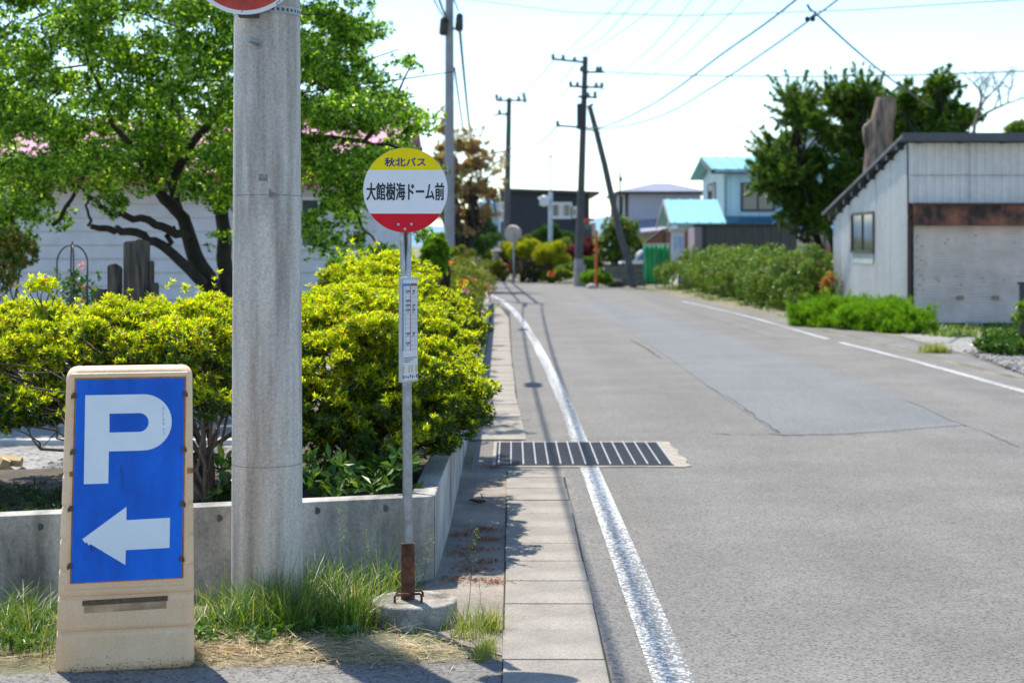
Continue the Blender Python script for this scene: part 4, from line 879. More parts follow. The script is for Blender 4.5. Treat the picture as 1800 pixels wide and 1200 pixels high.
for x, y in [(972, 100), (990, 102), (1010, 105), (1022, 122), (1050, 122), (1056, 122), (1003, 148), (1015, 149), (1048, 150), (1058, 150), (980, 217), (1046, 166), (1034, 168)]:
    mb = MB(); c = Vector(W(x, y, d3-.15)); mb.tube([c-Vector((0, 0, .1)), c, c+Vector((0, 0, .12))], [.05, .08, .04], 8); mb.build('insulator', mat('insulator', (.12, .12, .13), .3), t)
mb = MB(); c = W(1022, 205, d3-.3); mb.box(c[0]-.18, c[0]+.14, d3-.5, d3-.2, c[2]-.5, c[2]+.5)
mb.build('junction_box', M_dark, t)
t2 = thing('leaning_brace_pole', 'thin dark pole leaning against the crossarm pole as a brace', 'utility pole', (GX(1112, 63), 63, 0))
mb = MB(); mb.tube([(GX(1113, 62.5), 62.5, 0)]+[W(x, y, 63) for x, y in [(1104, 455), (1092, 420), (1076, 350), (1063, 290), (1048, 230), (1036, 186)]], [.14, .14, .135, .125, .12, .11, .10], 14); mb.build('pole', M_pdark, t2)
mb = MB(); mb.tube([W(1034, 188, 63), W(1043, 183, 63)], .05, 6); mb.build('bracket', M_dark, t2)
d4 = 85
t = thing('small_crossarm_pole', 'smaller dark utility pole before the navy house', 'utility pole', (GX(890, d4), d4, 0))
mb = MB(); mb.tube([(GX(889, d4), d4, 0), W(895, 172, d4)], [.2, .12], 14); mb.build('pole', M_pdark, t)
mb = MB(); mb.tube([(GX(889, d4), d4, 0), W(890, 452, d4)], [.21, .21], 14); mb.build('sleeve', _m['sleeve_grey'], t)
for a, b in [((872, 177), (924, 177)), ((868, 203), (898, 198)), ((860, 270), (893, 265))]:
    mb = MB(); mb.tube([W(*a, d4-.1), W(*b, d4-.1)], .05, 6); mb.build('crossarm', M_dark, t)
mb = MB()
for x, y in [(873, 170), (880, 174), (912, 174), (921, 168), (923, 176), (878, 197)]: mb = MB(); c = Vector(W(x, y, d4-.1)); mb.tube([c-Vector((0, 0, .16)), c, c+Vector((0, 0, .14))], [.06, .1, .05], 8); mb.build('insulator', _m['insulator'], t)
M_sil = mat('silver_paint', (.45, .52, .58), .4, .1, 4, metal=.3)
d5 = 74
t = thing('street_light', 'slim pale street light pole with a round lamp head before the navy house', 'street lamp', (GX(967, d5), d5, 0))
mb = MB(); mb.tube([(GX(967, d5), d5, 0), W(968, 338, d5)], [.11, .1], 12); mb.tube([W(968, 338, d5), W(968, 272, d5)], .035, 8); mb.build('pole', M_sil, t)
mb = MB(); mb.tube([W(966, 352, d5), W(959, 352, d5)], .05, 8); c = Vector(W(957, 352, d5-.2)); mb.tube([c+Vector((0, 0, z)) for z in (-.28, -.2, -.05, .12, .22)], [.1, .24, .2, .3, .05], 14); mb.build('lamp_head', mat('lamp_white', (.7, .72, .75), .35), t)
mb = MB(); mb.tube([W(961, 275, d5), W(975, 275, d5)], .03, 6); mb.build('antenna', M_sil, t)
d6 = 70
t = thing('traffic_mirror', 'round traffic mirror seen from behind on a post at the bend', 'traffic mirror', (GX(903, d6), d6, 0))
c = W(900, 411, d6); mb = MB(); mb.tube([(c[0], d6, c[2]), (c[0]+.04, d6+.1, c[2]), (c[0]+.05, d6+.16, c[2])], [.34, .36, .38], 28); o = mb.build('mirror_back', mat('mirror_tan', (.40, .35, .29), .6, .1, 5), t)
mb = MB(); mb.tube([(GX(903, d6), d6-.05, 0), (GX(903, d6), d6-.05, c[2])], .045, 10); mb.build('post', M_steel, t)
d7 = 61
mb = MB(); mb.tube([(GX(1047, d7), d7, 0), W(1049, 405, d7)], .055, 10); mb.tube([W(1043, 440, d7), W(1053, 440, d7)], .04, 8)
tag(mb.build('orange_marker_post', mat('orange_paint', (.62, .13, .02), .6, .15, 4), origin=(GX(1047, d7), d7, 0)), 'thin orange marker post at the road edge before the block wall', 'post')

# ------------------------------------------------------------------ wires
def plane_wire(name, px, A, B, r, label, group=None, m=None):
    """px: photo points; each lies in the vertical plane through A and B (ground coordinates)"""
    out = []; (ax, ay), (bx_, by) = A, B
    for x, y in px:
        k = (x-900)/F; ddx, ddy = bx_-ax, by-ay; s = (k*ay-ax)/(ddx-k*ddy); Y = ay+ddy*s; out.append(Vector((k*Y, Y, ZY(y, Y))))
    P = []
    n = len(out)
    for i in range(n-1):                                # Catmull-Rom
        p0, p1, p2, p3 = out[max(0, i-1)], out[i], out[i+1], out[min(n-1, i+2)]
        for k in range(6):
            s = k/6; P.append(.5*((2*p1)+(p2-p0)*s+(2*p0-5*p1+4*p2-p3)*s*s+(-p0+3*p1-3*p2+p3)*s**3))
    P.append(out[-1]); return cable(name, P, r, label, m, 'cable', group)
A3 = (GX(1022, 64), 64)
M_wire = mat('wire_grey', (.10, .12, .14), .6)
plane_wire('overhead_cable', [(1022, 224), (1064, 222), (1131, 192), (1189, 156), (1267, 97), (1344, 43), (1399, 0), (1470, -60)], A3, (9.5, 22), .027, 'thick twisted black cable sweeping from the crossarm pole to the upper right')
plane_wire('overhead_cable', [(1024, 228), (1072, 226), (1131, 214), (1189, 191), (1267, 144), (1364, 78), (1430, 31), (1472, 0), (1540, -60)], A3, (10, 21), .022, 'second black cable below the thick one, carrying two small black insulators')
t = thing('cable_hanger', 'black wire hanger with two round insulators on the cable against the sky', 'cable hanger', W(1426, 25, 30))
k = 30; mb = MB()
for x, y, r in ((1419, 34, .05), (1429, 34, .05)): mb = MB(); c = Vector(W(x, y, k)); mb.tube([c-Vector((0, 0, .045)), c, c+Vector((0, 0, .045))], [.03, r, .03], 8); mb.build('insulator', M_black, t); mb = MB(); mb.tube([W(1419, 8, k), W(1423, 16, k), W(1434, 24, k), W(1424, 32, k)], .022, 6); mb.build('hook', M_black, t)
cable('overhead_cable', sag(W(1434, 24, 30), W(1640, 190, 44), .12), .02, 'service wire dropping from the black insulators towards the shed trees')
B3 = (3.2, 12)
i = 0
for px in ([(975, 104), (987, 97), (1033, 58), (1068, 25), (1092, 0), (1140, -60)], [(990, 104), (998, 97), (1049, 74), (1119, 0), (1150, -40)], [(1012, 108), (1037, 93), (1111, 43), (1160, 0), (1190, -40)],
           [(1005, 165), (1064, 144), (1111, 113), (1162, 66), (1216, 0), (1240, -35)], [(1020, 168), (1064, 155), (1131, 121), (1189, 74), (1259, 0), (1280, -30)], [(1050, 162), (1072, 155), (1170, 121), (1247, 58), (1306, 0), (1330, -30)]):
    plane_wire('overhead_wire', px, (GX(px[0][0], 64), 64), (B3[0]+i*.5, B3[1]), .008, ['leftmost', 'second', 'third', 'fourth', 'fifth', 'rightmost'][i]+' of the six thin pale wires fanning up from the crossarm pole', 'thin wires fanning up from the crossarm pole', M_wire); i += 1
cable('overhead_wire', [W(x, y, d) for x, y, d in [(780, -6, 40), (1000, 22, 36), (1200, 28, 33), (1500, 18, 29), (1850, -4, 26)]], .009, 'thin wire crossing the top of the sky from side to side', M_wire)
cable('overhead_wire', [W(x, y, d) for x, y, d in [(1062, 127, 64), (1200, 133, 60), (1400, 135, 55), (1600, 132, 50), (1850, 124, 44)]], .022, 'wire running level from the crossarm pole to the right', M_wire)
j = 0
for a, b, r, lb in [((979, 222), (893, 258), .03, 'dark wire from the lowest crossarm to the small far pole'), ((1000, 155), (917, 190), .018, 'pale wire from the middle crossarm to the small far pole'), ((972, 106), (876, 175), .016, 'upper pale wire between the two crossarm poles'), ((1012, 112), (920, 174), .016, 'second upper pale wire between the two crossarm poles'), ((1015, 235), (893, 272), .02, 'lowest pale wire between the two crossarm poles')]:
    cable('overhead_wire', sag(W(*a, 63.9), W(*b, 84.9), .5), r, lb, M_wire)
cable('overhead_wire', sag(W(893, 200, 85), W(800, 230, 120), .3), .03, 'wire leaving the small far pole towards the reddish tree', M_wire)
cable('overhead_wire', sag(W(893, 268, 85), W(820, 312, 120), .3), .04, 'lower wire leaving the small far pole towards the reddish tree', M_wire)
cable('overhead_wire', sag(W(1030, 228, 63.9), W(1420, 178, 60), .8), .018, 'pale wire from the crossarm pole to the yew tree', M_wire)

# ------------------------------------------------------------------ shed
SX, SY = 8.07, 33.0
t = thing('corrugated_shed', 'grey corrugated metal shed with a rusty shutter box and sloping roof', 'shed', (SX, SY, 0))
M_corr = mat('corrugated_grey', (.70, .67, .65), .5, .07, 1.2, stretch=(1, 1, .4), specks=(6, .93, 1.05)); M_corr2 = mat('corrugated_side', (.62, .61, .58), .5, .08, 1, stretch=(1, 1, .35), specks=(8, .93, 1.05))
XE = 14.5; ZF, ZB, YB = 3.72, 2.28, 40.6
def corrug(mb, x0, x1, y0, y1, z0, z1f, pitch, amp):
    L = math.hypot(x1-x0, y1-y0); n = int(L/pitch*4); nx, ny = (y1-y0)/L, -(x1-x0)/L; V = []
    for i in range(n+1):
        s = i/n; o = amp*(0, 1, 1, 0)[i % 4]; x, y = x0+(x1-x0)*s+nx*o, y0+(y1-y0)*s+ny*o; V += [(x, y, z0), (x, y, z1f(s))]
    mb.add(V, [(2*i, 2*i+2, 2*i+3, 2*i+1) for i in range(n)])
mb = MB(); corrug(mb, SX, XE, SY, SY, 2.46, lambda s: ZF, .17, .04); mb.box(SX+.02, XE, SY+.05, SY+.1, 2.46, ZF); mb.build('front_wall', M_corr, t)
mb = MB(); corrug(mb, SX, SX, YB, SY, 0, lambda s: ZB+(ZF-ZB)*s, .22, .035); mb.build('side_wall', M_corr2, t)
mb = MB(); mb.box(XE-.1, XE, SY, YB, 0, ZB); mb.box(SX+.05, XE, YB-.1, YB, 0, ZB); mb.build('back_wall', M_corr, t)
mb = MB(); x0, y0, y1 = SX-.2, SY-.35, YB+.6; sl_ = (ZF-ZB)/(YB-SY); za, zb_ = ZF+.03+sl_*.35, ZB+.10
mb.hexa([(x0, y0, za), (XE+.3, y0, za), (XE+.3, y1, zb_), (x0, y1, zb_)], [(x0, y0, za+.07), (XE+.3, y0, za+.07), (XE+.3, y1, zb_+.07), (x0, y1, zb_+.07)]); mb.build('roof', mat('shed_roof', (.06, .06, .075), .5, .1, 2), t)
mb = MB(); mb.box(x0-.02, XE+.32, y0-.03, y0-.002, za-.09, za+.085); mb.build('fascia', mat('fascia_grey', (.07, .075, .09), .5, .1, 2), t)
mb = MB()
for k in range(9):
    mb = MB(); y = SY+.3+k*.88; z = ZF+.03-sl_*(y-SY); mb.box(SX-.18, SX-.03, y-.06, y+.06, z-.10, z+.02); mb.build('rafter', M_dark, t)
for k in range(8): mb = MB(); x = SX+.2+k*.85; mb.box(x-.05, x+.05, SY-.3, SY-.03, ZF-.02, ZF+.08); mb.build('rafter', M_dark, t)
mb = MB(); mb.box(SX+.01, XE, SY-.052, SY-.045, 3.05, 3.065); [mb.box(x, x+.012, SY-.052, SY-.046, 2.52, ZF-.02) for x in (9.3, 10.7, 12.1)]; mb.build('lap_seam', mat('seam_grey', (.3, .29, .28), .6), t)
mb = MB(); [mb.box(SX-.045, SX-.038, y, y+.015, 0, ZB+(ZF-ZB)*(YB-y)/(YB-SY)-.02) for y in (34.4, 35.8, 38.6, 39.7)]; mb.build('lap_seam', _m['seam_grey'], t)
zs0, zs1 = ZY(568, SY), ZY(396, SY); xs = GX(1606, SY)
mb = MB(); n = 34
for k in range(n):
    z = zs0+(zs1-zs0)*k/n; h = (zs1-zs0)/n
    V = [(x, SY-.0+o, z+h*f) for x in (xs, XE-.2) for o, f in ((.02, 0), (-.012, .15), (-.018, .5), (-.012, .85), (.02, 1))]
    mb.add(V, [(q, q+5, q+6, q+1) for q in range(4)])
shut = mb.build('shutter', mat('shutter_grey', (.80, .67, .61), .55, .05, 1.5, col2=(.74, .62, .55), specks=(3, .95, 1.04)), t)
for x, y in [(1688, 523), (1750, 523)]:
    mb = MB(); c = W(x, y, SY-.04); mb.box(c[0]-.07, c[0]+.07, SY-.05, SY-.02, c[2]-.04, c[2]+.04); mb.build('handle', mat('handle_tan', (.28, .2, .14), .6), shut)
mb = MB()
for _ in range(34):
    x, y = (random.gauss(1616, 5), random.uniform(410, 520)) if random.random() < .6 else (random.uniform(1640, 1800), random.gauss(420 if random.random() < .5 else 490, 8)); c = W(x, y, SY-.03); s = random.uniform(.01, .035)
    mb.add([(c[0]-s, SY-.0205, c[2]-.012), (c[0]+s, SY-.0205, c[2]-.012), (c[0]+s, SY-.0205, c[2]+.012), (c[0]-s, SY-.0205, c[2]+.012)], [(0, 1, 2, 3)])
mb.build('rust_spot', mat('spot_brown', (.40, .30, .25), .8), shut)
mb = MB(); zh0, zh1 = ZY(396, SY-.2), ZY(361, SY-.2)
k = 0; x = GX(1603, SY)
while x < XE: mb.hexa([(x, SY-.24, zh0), (x+1.1, SY-.24, zh0), (x+1.1, SY-.02, zh0), (x, SY-.02, zh0)], [(x, SY-.2, zh1), (x+1.1, SY-.2, zh1), (x+1.1, SY-.02, zh1), (x, SY-.02, zh1)]); x += 1.105
mb.build('shutter_box', mat('rusty_box', (.24, .085, .045), .7, .2, 2.4, .3, 30, col2=(.035, .018, .014), stretch=(1, 1, .8), fac=(.40, .60)), t)
mb = MB(); mb.box(SX-.03, SX+.04, SY-.06, SY-.025, 0, 2.5); mb.box(SX+.05, XE, SY-.26, SY-.03, zh1+.002, zh1+.05); mb.build('corner_post', mat('brown_post', (.06, .035, .03), .6, .3, 4), t)
mb = MB(); mb.box(SX+.05, XE, SY-.01, SY+.05, 0, zs0); mb.build('sill', mat('sill_dark', (.05, .05, .05), .8), t)
mb = MB(); c = W(1712, 571, SY-.1); mb.box(c[0]-.16, c[0]+.16, SY-.16, SY-.03, 0, .09); mb.build('foundation_block', mat('block_pale', (.45, .45, .45), .8), t)
ww = window(t, 36.0, 38.25, 1.52, 2.33, SX-.022, .06, mat('brown_frame', (.035, .03, .03), .5), 2, face='x')
mb = MB(); mb.box(SX-.045, SX-.024, 36.05, 38.2, 1.22, 1.45); mb.build('patch_panel', mat('patch_green', (.36, .42, .38), .6), t)

# plants near the shed
M_lime = leafmat('lime_needles', [(0, (.07, .20, .012)), (.6, (.15, .33, .015)), (1, (.26, .42, .03))], .45, .42, 1.25)
S = []
for x, y, d, r in [(1440, 560, 33.0, .5), (1475, 556, 32.6, .6), (1520, 560, 31.8, .65), (1560, 566, 31.2, .6), (1600, 576, 30.4, .5), (1580, 572, 32, .6), (1500, 550, 33.4, .5), (1420, 562, 33.0, .35)]:
    c = W(x, y, d); S.append((c[0], c[1], .06, r*.95, r*1.1, random.uniform(.28, .4)+.12*(x > 1450 and x < 1570)))
simple_bush('juniper_mound', 'bright green spreading mound of soft foliage at the shed corner', (GX(1520, 32), 32, 0), S, 11000, M_lime, .12, 5, .14, up=.7, under=.1, spread=(.2, .9), stem=False, spr=(330, 12, .26, .04))
S = []
a, b = Vector((6.6, 40.2, 0)), Vector((5.95, 61.5, 0))
M_hedge = leafmat('hedge_leaf', [(0, (.03, .08, .015)), (.5, (.08, .18, .02)), (.85, (.22, .38, .04)), (.95, (.36, .36, .14)), (1, (.45, .18, .09))], .35, .4, 1.3, .5)
for k in range(26):
    s = k/25; c = a.lerp(b, s); ht = 1.5-.2*s+random.uniform(-.25, .22); S += lumps((c.x+.75+random.uniform(-.15, .15)-(.0 if s < .9 else .2), c.y+random.uniform(-.2, .2), ht*.45), (.8, .8, ht*.58), 8, .36, .9, -.6)
for k in range(8): c = Vector((7.0+k*.28, 40.6+k*.25, 0)); S += lumps((c.x, c.y, .7), (.5, .5, .85), 7, .32, .8, -.6)
simple_bush('roadside_hedge', 'long untrimmed green hedge along the far side of the road', (7.3, 46, 0), S, 38000, M_hedge, .065, 5, .5, cat='hedge', under=.9, r0=.03, gap=(1.1, -.02), spr=(260, 12, .34, .04))
S = [W(1452, 505, 39)+(.07, .1, .2), W(1458, 490, 39.4)+(.06, .1, .12)]; simple_bush('red_tipped_sapling', 'small sapling with salmon-red leaf tips against the shed side wall', (GX(1450, 39), 39, 0), S, 110, leafmat('salmon_tips', [(0, (.1, .2, .02)), (.4, (.25, .3, .04)), (.5, (.5, .15, .08)), (1, (.6, .22, .15))], .5, .4), .1, 5)
# grass tufts and low plants right
P = clumps(7.0, 12, 26, 32.6, 8000, 150, .16); P = P[(P[:, 1] > 30.5-(P[:, 0]-6.5)*1.6)]
blades(P, .13, .028, .6, M_grass, 'grass', 'patchy yellow-green grass before the shed shutter')
P = clumps(6.35, 6.6, 24.6, 25.0, 500, 12, .07); blades(P, .18, .012, .6, _m['weed_blade'], 'weeds', 'isolated grass tuft at the gravel edge beside the road', cat='weed')
P = clumps(5.6, 7.0, 33, 62, 1500, 60, .12); P = P[P[:, 0] > np.interp(P[:, 1], [33, 40, 50, 60], [6.3, 6.1, 5.75, 5.0])]; blades(P, .12, .03, .6, M_grass, 'grass', 'sparse grass along the hedge foot')
S = [W(1760, 603, 24)+(.35, .4, .16), W(1800, 598, 24.5)+(.4, .4, .2), W(1785, 610, 23.6)+(.25, .3, .1)]
simple_bush('ground_ivy', 'low dark green leafy plants round the black post by the gravel', (7.3, 24, 0), S, 900, _m['broad_leaf'], .075, 4, .6, cat='plant', stem=False)
mb = MB(); x = GX(1796, 24); mb.box(x-.035, x+.035, 23.96, 24.03, 0, ZY(500, 24)); mb.box(x-.06, x+.3, 23.95, 24.04, ZY(500, 24)+.001, ZY(500, 24)+.04); mb.box(x+.23, x+.3, 23.96, 24.03, 0, ZY(500, 24)); tag(mb.build('black_post', M_dark, origin=(x, 24, 0)), 'black square post frame standing in the ivy by the gravel', 'post')
S = [W(1800, 540, 23.8)+(.08, .1, .07), W(1790, 560, 23.8)+(.06, .1, .05)]; simple_bush('climbing_plant', 'yellow-green climbing leaves on the black post', (x, 23.8, 0), S, 60, M_hedge, .08, 4, .6, cat='plant')

# ------------------------------------------------------------------ yew, pollard, bare tree
M_yew = leafmat('yew_needles', [(0, (.03, .08, .014)), (.5, (.07, .16, .02)), (.93, (.15, .27, .03)), (1, (.3, .26, .06))], .45, .35, 1.3)
dy_ = 50
t = thing('yew_tree', 'large shaggy dark evergreen tree behind the corrugated shed', 'tree', (GX(1475, dy_), dy_, 0))
S = []
for x, y, r in [(1400, 200, .45), (1430, 215, .6), (1390, 250, .5), (1420, 290, .9), (1380, 310, .6), (1365, 330, .5), (1480, 250, 1.0), (1460, 330, 1.1), (1500, 200, .8), (1500, 300, 1.0), (1420, 350, .8), (1440, 380, .6), (1410, 385, .4), (1480, 375, .7), (1530, 330, .9), (1370, 285, .45), (1390, 182, .3), (1520, 185, .6), (1550, 250, .7), (1480, 190, .5), (1445, 395, .35), (1380, 345, .4), (1360, 265, .25), (1355, 320, .25), (1345, 325, .2), (1410, 300, .6), (1540, 180, .35), (1465, 180, .35), (1405, 180, .2), (1420, 190, .25), (1380, 375, .25), (1350, 290, .25), (1490, 170, .25), (1520, 165, .2)]:
    c = W(x, y, dy_+random.uniform(-1, 1)); r *= .8; S += lumps(c, (r*.85, r*.85, r*.62), 8, r*.33, .6, -.7)
P, A = blob_points(S, 17000, shell=.34, inner=.3, lump=.4, under=.8, up=.35, cover=.7, gap=(1.1, -.1)); P2, A2 = sprays(S, 620, 26, .75, .06); P = np.concatenate([P, P2]); A = np.concatenate([A, A2]); V, Q = leaves(P, A, 6, .13, .04, (.2, .9)); npmesh('crown', V, Q, M_yew, t)
branches((GX(1475, dy_), dy_, 0), [s for s in S[::16]], .13, t, M_bark, .8)
t = thing('pollarded_trunk', 'thick bare cut-off tree trunk above the shed roof', 'tree', (GX(1548, 46), 46, 0))
mb = MB(); mb.tube([(GX(1540, 46), 46, 0)]+[W(x, y, 46) for x, y in [(1543, 300), (1546, 250), (1550, 215), (1556, 190), (1557, 172)]], [.5, .42, .37, .33, .32, .27], 11); mb.tube([W(1545, 275, 46), W(1530, 245, 46), W(1524, 225, 46), W(1535, 210, 46)], [.25, .22, .14, .05], 9)
mb.build('trunk', mat('pale_bark', (.27, .2, .15), .9, .35, 2, 1, 10, stretch=(4, 4, .6), col2=(.1, .075, .06)), t)
t = thing('light_conifer', 'thin-topped conifer with loose branches right of the pollarded trunk', 'tree', (GX(1655, 48), 48, 0))
S = []
for x, y, r in [(1655, 160, .3), (1640, 185, .3), (1668, 190, .3), (1610, 215, .5), (1650, 225, .5), (1690, 215, .35), (1590, 200, .4), (1600, 180, .25), (1630, 200, .35), (1700, 205, .25), (1580, 235, .5), (1625, 245, .6), (1670, 245, .6), (1585, 175, .15), (1650, 145, .15)]:
    c = W(x, y, 48+random.uniform(-.6, .6)); S += lumps(c, (r, r, r*.7), 5, r*.5, .5, -.6)
P, A = blob_points(S, 5200, shell=.4, inner=.3, lump=.4, under=.8, up=.35, cover=.6); P2, A2 = sprays(S, 140, 20, .5, .06); P = np.concatenate([P[:3800], P2]); A = np.concatenate([A[:3800], A2]); V, Q = leaves(P, A, 6, .16, .05, (.2, .9)); npmesh('crown', V, Q, M_yew, t); branches((GX(1640, 48), 48, 0), S[::4], .12, t, M_bark, 1)
t = thing('bare_tree', 'leafless spreading twigs of a small tree above the shed roof', 'tree', (GX(1710, 44), 44, 0)); mb = MB()
def twig(p, dr, L, r, lv):
    q = [Vector(p)]; dv = Vector(dr).normalized()
    for _ in range(4): dv = (dv+Vector((random.gauss(0, .16), random.gauss(0, .16), random.gauss(0, .16)))).normalized(); q.append(q[-1]+dv*L/4)
    mb.tube(q, [r, r*.9, r*.78, r*.66, r*.5], 6)
    if lv:
        for i in (2, 3, 4):
            for _ in range(1 if i < 4 else 2): twig(q[i], dv+Vector((random.gauss(0, .6), random.gauss(0, .5), random.gauss(.1, .45))), L*.62, r*.55, lv-1)
mb.tube([(GX(1690, 44), 44, 0), W(1700, 260, 44), W(1712, 232, 44)], [.12, .07, .06], 8); twig(W(1712, 232, 44), (.25, 0, 1), 1.0, .05, 3); twig(W(1725, 205, 44), (1, 0, .75), .8, .04, 3)
mb.build('trunk', mat('bare_bark', (.16, .13, .12), .9, .3, 4), t)
S = [W(1800, 228, 50)+(.5, .5, .2), W(1785, 232, 50)+(.2, .3, .1)]; simple_bush('shrub_top', 'light green treetop showing over the shed roof at the picture edge', (GX(1800, 50), 50, 0), S, 350, M_hedge, .15, 5, cat='tree')

# ------------------------------------------------------------------ houses
M_teal = mat('teal_roof', (.19, .50, .58), .45, .08, 1.2); M_tealw = mat('pale_cyan_wall', (.52, .66, .70), .6, .05, 1)
def ribs(mb, x0, x1, A, B, step, w=.05, h=.05):     # ribs on a slope from A=(y,z) eave to B=(y,z) ridge
    x = x0
    while x < x1: mb.hexa([(x, A[0], A[1]+.002), (x+w, A[0], A[1]+.002), (x+w, B[0], B[1]+.002), (x, B[0], B[1]+.002)], [(x, A[0], A[1]+h), (x+w, A[0], A[1]+h), (x+w, B[0], B[1]+h), (x, B[0], B[1]+h)]); x += step
t = thing('teal_roof_house', 'two-storey pale cyan house with a bright teal metal roof', 'house', (9.8, 75, 0))
x0, x1, y0, y1 = GX(1272, 75), 17.5, 75, 83.2; ze, zr = 4.95, 5.95; ym = 79
mb = MB(); mb.prism([(y0, 0), (y1, 0), (y1, ze), (ym, zr-.15), (y0, ze)], 'x', x0, x1); mb.build('wall', M_tealw, t)
def gable(mb, x0, x1, ya, za, ym, zr, yb, zb_, th=.1):
    mb.hexa([(x0, ya, za), (x1, ya, za), (x1, ym, zr), (x0, ym, zr)], [(x0, ya, za+th), (x1, ya, za+th), (x1, ym, zr+th), (x0, ym, zr+th)]); mb.hexa([(x0, ym, zr), (x1, ym, zr), (x1, yb, zb_), (x0, yb, zb_)], [(x0, ym, zr+th), (x1, ym, zr+th), (x1, yb, zb_+th), (x0, yb, zb_+th)])
mb = MB(); gable(mb, x0-.6, x1+.5, 74.3, ZY(301, 74.3), ym, ZY(279, ym), 83.9, ZY(301, 74.3)-.05); ribs(mb, x0-.5, x1, (74.3, ZY(301, 74.3)+.1), (ym, ZY(279, ym)+.1), .55); mb.build('roof', M_teal, t)
mb = MB(); mb.box(x0-.62, x1+.5, 74.22, 74.29, ZY(301, 74.3)-.12, ZY(301, 74.3)+.06)
mb.hexa([(x0-.66, 74.3, ZY(301, 74.3)-.12), (x0-.61, 74.3, ZY(301, 74.3)-.12), (x0-.61, ym, ZY(279, ym)-.1), (x0-.66, ym, ZY(279, ym)-.1)], [(x0-.66, 74.3, ZY(301, 74.3)+.1), (x0-.61, 74.3, ZY(301, 74.3)+.1), (x0-.61, ym, ZY(279, ym)+.1), (x0-.66, ym, ZY(279, ym)+.1)]); mb.build('fascia', M_dark, t)
M_brf = mat('dark_frame', (.04, .04, .045), .5)
window(t, GX(1306, 75), GX(1358, 75), ZY(368, 75), ZY(325, 75), 75-.002, .1, M_brf, 2); window(t, 78.0, 80.6, ZY(357, 79.5), ZY(326, 79.5), x0-.002, .1, M_brf, 2, 'x', curtain=[(.1, .4)])
mb = MB(); mb.hexa([(GX(1279, 74), 74, 2.55), (x1, 74, 2.55), (x1, 75, 2.85), (GX(1279, 74), 75, 2.85)], [(GX(1279, 74), 74, 2.67), (x1, 74, 2.67), (x1, 75, 2.97), (GX(1279, 74), 75, 2.97)]); mb.build('lower_roof', mat('deep_teal', (.03, .13, .2), .4), t)
mb = MB(); x = x0+.3
while x < x1: mb.box(x, x+.02, 74.985, 74.998, 2.9, ze-.02); x += .45

mb.build('wall_seam_line', mat('seam_cyan', (.38, .5, .54), .6), t) if 0 else mb.build('panel_seam', mat('seam_cyan', (.38, .5, .54), .6), t)
mb = MB(); mb.tube([(x0+.08, 74.95, .3), (x0+.08, 74.95, 4.7), (x0+.08, 74.4, 4.95)], .045, 8); mb.tube([(x0-.5, 74.24, 5.0), (x1, 74.24, 5.0)], .06, 8); mb.build('gutter_pipe', mat('pipe_grey', (.3, .33, .35), .5), t)
mb = MB(); mb.cyl(GX(1487, 78), 78, 5.8, ZY(143, 78), .13); mb.build('chimney', M_dark, t)
t = thing('teal_roof_annex', 'low annex with teal gable roof before the cyan house', 'house', (7.5, 68, 0))
xa, xb, ym = GX(1177, 71), GX(1275, 68.3), 71; ze_, zr_ = ZY(396, 68), ZY(355, 71)
mb = MB(); mb.prism([(68.4, 0), (73.6, 0), (73.6, ze_), (ym, zr_-.12), (68.4, ze_)], 'x', xa+.1, xb-.1); mb.build('wall', mat('annex_white', (.6, .6, .58), .7, .05, 2), t)
mb = MB(); gable(mb, xa-.25, xb, 68, ze_, ym, zr_, 74.2, ze_); ribs(mb, xa-.1, xb, (68, ze_+.1), (ym, zr_+.1), .5); mb.build('roof', M_teal, t)
mb = MB(); mb.hexa([(xa-.3, 68, ze_-.1), (xa-.26, 68, ze_-.1), (xa-.26, ym, zr_-.1), (xa-.3, ym, zr_-.1)], [(xa-.3, 68, ze_+.1), (xa-.26, 68, ze_+.1), (xa-.26, ym, zr_+.1), (xa-.3, ym, zr_+.1)])
mb.hexa([(xa-.3, ym, zr_-.1), (xa-.26, ym, zr_-.1), (xa-.26, 74.2, ze_-.1), (xa-.3, 74.2, ze_-.1)], [(xa-.3, ym, zr_+.1), (xa-.26, ym, zr_+.1), (xa-.26, 74.2, ze_+.1), (xa-.3, 74.2, ze_+.1)]); mb.build('bargeboard', mat('grey_board', (.2, .2, .22), .6), t)
# dark corrugated store
t = thing('dark_panel_store', 'dark ribbed metal store standing behind the roadside hedge', 'shed', (8.5, 58, 0))
xa, xb, zt_ = GX(1237, 58), GX(1401, 58), ZY(397, 58); mb = MB(); mb.box(xa, xb, 58, 60, 0, zt_); mb.build('wall', mat('dark_ribbed', (.085, .083, .08), .5, .1, 2), t)
mb = MB(); x = xa+.15
while x < xb: mb.box(x, x+.05, 57.96, 57.999, 0, zt_-.01); x += .33
mb.build('rib', mat('dark_rib', (.11, .108, .104), .5), t)
mb = MB(); mb.box(xa-.34, xa-.002, 57.98, 60, 0, zt_-.02); mb.build('end_panel', mat('lit_pinkish', (.3, .24, .25), .7, .1, 3), t)  # lit end of the store, sunlight put into a paler pinkish colour
mb = MB(); mb.box(xa-.05, xa+.02, 57.93, 57.955, 0, zt_+.01); mb.box(xa-.36, xb+.05, 57.9, 60.1, zt_+.002, zt_+.06); mb.build('trim', M_dark, t)
